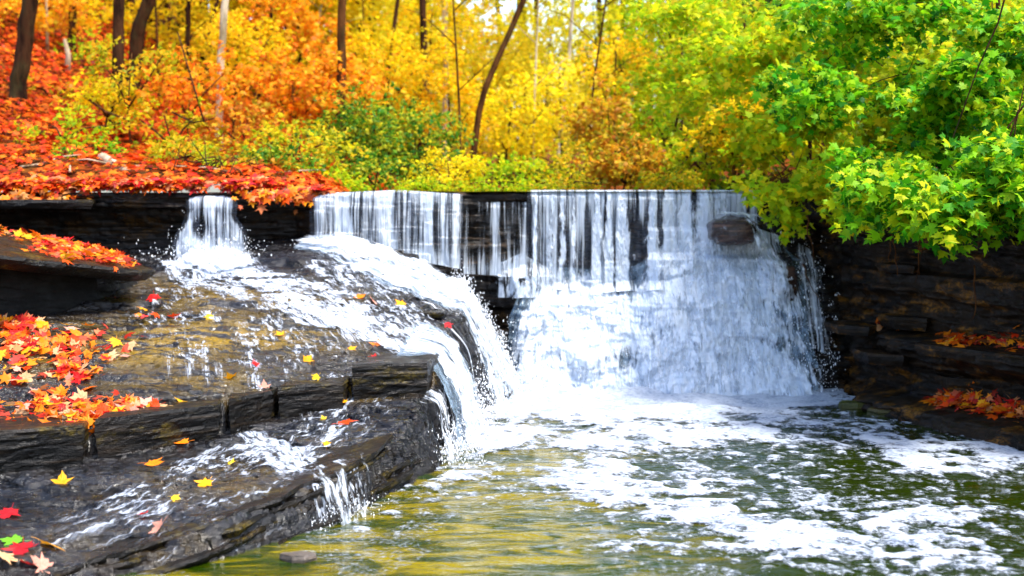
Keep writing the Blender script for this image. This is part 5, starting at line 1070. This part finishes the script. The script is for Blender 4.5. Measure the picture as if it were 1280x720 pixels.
DR = [ # blobs, n individuals, n filler, bvhs, where, group, colours
 ([(40, 278, 50, 8), (80, 292, 60, 10), (130, 303, 45, 9), (30, 268, 40, 6), (150, 318, 22, 10), (100, 312, 40, 10)], 70, 620, [ts_bvh], 'heaped on the tilted slab', 'leaves on the tilted slab', ['orange', 'amber', 'scarlet', 'orange', 'red']),
 ([(15, 380, 22, 22), (25, 410, 30, 14), (120, 378, 45, 10), (90, 392, 40, 8), (150, 388, 30, 8), (15, 398, 18, 18), (60, 430, 60, 16)], 55, 190, both, 'drifted in front of the black hollow', 'leaves before the hollow', ['orange', 'scarlet', 'red', 'amber', 'pale', 'crimson']),
 ([(20, 470, 26, 30), (85, 462, 22, 12), (40, 440, 40, 12), (100, 472, 24, 10), (15, 445, 22, 20), (60, 460, 70, 30), (110, 440, 60, 20)], 60, 90, both, 'strewn over the upper shelf', 'leaves on the upper shelf', ['orange', 'pink', 'scarlet', 'amber', 'pale', 'red']),
 ([(20, 535, 30, 16), (75, 530, 40, 12), (130, 530, 45, 12), (180, 525, 40, 10), (70, 505, 30, 14), (150, 512, 30, 8), (100, 515, 110, 16)], 75, 230, both, 'heaped along the broken shelf edge', 'leaves on the shelf edge', ['orange', 'amber', 'pale', 'scarlet', 'red', 'pink']),
 ([(1225, 425, 30, 6), (1262, 428, 25, 8), (1195, 428, 15, 6), (1120, 405, 20, 4)], 14, 160, [bank_bvh], 'lying on the ledge of the shaded bank', 'leaves on the bank ledge', ['red', 'scarlet', 'orange', 'amber']),
 ([(1205, 503, 30, 8), (1240, 508, 30, 8), (1270, 516, 20, 8), (1180, 503, 14, 6)], 20, 260, [bank_bvh], 'heaped at the foot of the shaded bank', 'leaves at the foot of the bank', ['orange', 'scarlet', 'amber', 'red']),
]
fillP = []; fillN = []
for k, (blobs, ni, nf, bv, where, grp, cols) in enumerate(DR):
    pts = drift_points(blobs, ni + nf, bv, 70 + k); pts_i = pts[:ni]; fl = pts[ni:]
    r = np.random.default_rng(90 + k)
    for q, (p, nn) in enumerate(pts_i):
        c = cols[q % len(cols)]; word = {'amber': 'yellow-orange', 'scarlet': 'orange-red', 'pale': 'pale buff', 'red': 'red', 'orange': 'orange', 'pink': 'pink', 'crimson': 'dark red'}[c]
        put_leaf(p + np.array([0, 0, .02]), nn, r.uniform(.07, .12), tuple(np.array(CL[c]) * r.uniform(.8, 1.1)), f'{word} maple leaf {where}', grp, 300 + 100 * k + q, .35)
    fillP += [f[0] for f in fl]; fillN += [f[1] for f in fl]
litter_mesh('leaf_drift', np.array(fillP), np.array(fillN), .10, M['drift'], 'drifts of orange and red leaves bedded on the rocks', 'star', .012)
# leaf fringe on the lip at the left and on the cap rock
n = 2300; r = np.random.default_rng(48); Xq = r.uniform(-6.2, -1.9, n); Yq = wall_y(Xq, np.full(n, 2.0), False) + np.abs(r.normal(0, .16, n)) - .05; keep = (np.abs(Xq + 3.1) > .10) & (fbm(Xq * 1.6, Xq * 0 + 7.7, 49, 3) > -.12 - .2 * r.random(n)) 
litter_mesh('leaf_fringe', np.stack([Xq, Yq, 2.01 + .10 * sstep(-2.0, -2.6, Xq) * r.random(n)], 1)[keep], np.tile([0, -.25, 1.], (n, 1))[keep], .12, M['drift'], 'fringe of orange leaves along the cap rock lip', 'star', .012)

n = 240; r = np.random.default_rng(52); Xq = np.concatenate([r.normal(-2.30, .16, 130), r.normal(-2.62, .10, 50), r.normal(-4.9, .3, 60)]); Zq = 2.0 - np.abs(r.normal(0, .055, n))
litter_mesh('leaf_spill', np.stack([Xq, wall_y(Xq, np.full(n, 1.95), True) - .05 - .06 * r.random(n), Zq], 1), np.tile([0, -.8, .6], (n, 1)), .10, M['drift'], 'leaves spilling over the lip beside the middle fall', 'star', .01)
for k in range(14):
    r = np.random.default_rng(970 + k); x = r.uniform(-6.5, -2.3); y = r.uniform(15.0, 16.6); z = ground_at(x, y) + .05; a = r.uniform(0, 3.14); L = r.uniform(.25, .7); dv = np.array([math.cos(a) * L, math.sin(a) * L * .6, r.uniform(-.02, .16)])
    p0 = np.array([x, y, z]); V, T = tube_arrays([p0 - dv, p0 - dv * .3 + r.normal(size=3) * .03, p0 + dv * .4 + r.normal(size=3) * .03, p0 + dv], [.014, .012, .009, .004], 5, k); o = mesh_np('twig', V, [T], M['bark'] if k % 3 else M['wood']); tag(o, 'bare dead twig lying in the red leaf bank above the small cascade', 'twig', 'dead twigs on the leaf bank')
# ------------------------------------------------------------------ camera, light, world
cam = bpy.data.cameras.new('camera'); co = bpy.data.objects.new('camera', cam); COL.objects.link(co)
co.location = (0, 0, CAMZ); co.rotation_euler = (PI / 2 - PITCH, 0, 0); cam.sensor_width = 36; cam.lens = 36 * F / 1280; cam.clip_start = .1; cam.clip_end = 2000
cam.dof.use_dof = True; cam.dof.focus_distance = 10.2; cam.dof.aperture_fstop = 1.5
scene.camera = co
EL, AZ = math.radians(64), math.radians(125)
sun = bpy.data.lights.new('sun', 'SUN'); sun.energy = 2.1; sun.angle = math.radians(10); sun.color = (1, .95, .86)
so = bpy.data.objects.new('sun', sun); COL.objects.link(so); so.location = (0, 10, 20); so.rotation_euler = (-(PI / 2 - EL), 0, -AZ)
w = bpy.data.worlds.new('World'); scene.world = w; w.use_nodes = True; nt = w.node_tree; nt.nodes.clear()
sky = nt.nodes.new('ShaderNodeTexSky'); sky.sky_type = 'NISHITA'; sky.sun_disc = False; sky.sun_elevation = EL; sky.sun_rotation = AZ; sky.air_density = 1.0; sky.dust_density = 2.0
bg = nt.nodes.new('ShaderNodeBackground'); bg.inputs[1].default_value = .15; ow = nt.nodes.new('ShaderNodeOutputWorld')
nt.links.new(sky.outputs[0], bg.inputs[0]); nt.links.new(bg.outputs[0], ow.inputs[0])
vs = scene.view_settings; vs.view_transform = 'Standard'; vs.look = 'None'; vs.exposure = 1.88; vs.gamma = 1.0; vs.use_curve_mapping = False
cy = scene.cycles; cy.max_bounces = 8; cy.diffuse_bounces = 4; cy.glossy_bounces = 3; cy.transmission_bounces = 5; cy.transparent_max_bounces = 14; cy.use_denoising = True; cy.caustics_reflective = False; cy.caustics_refractive = False; cy.sample_clamp_indirect = 6
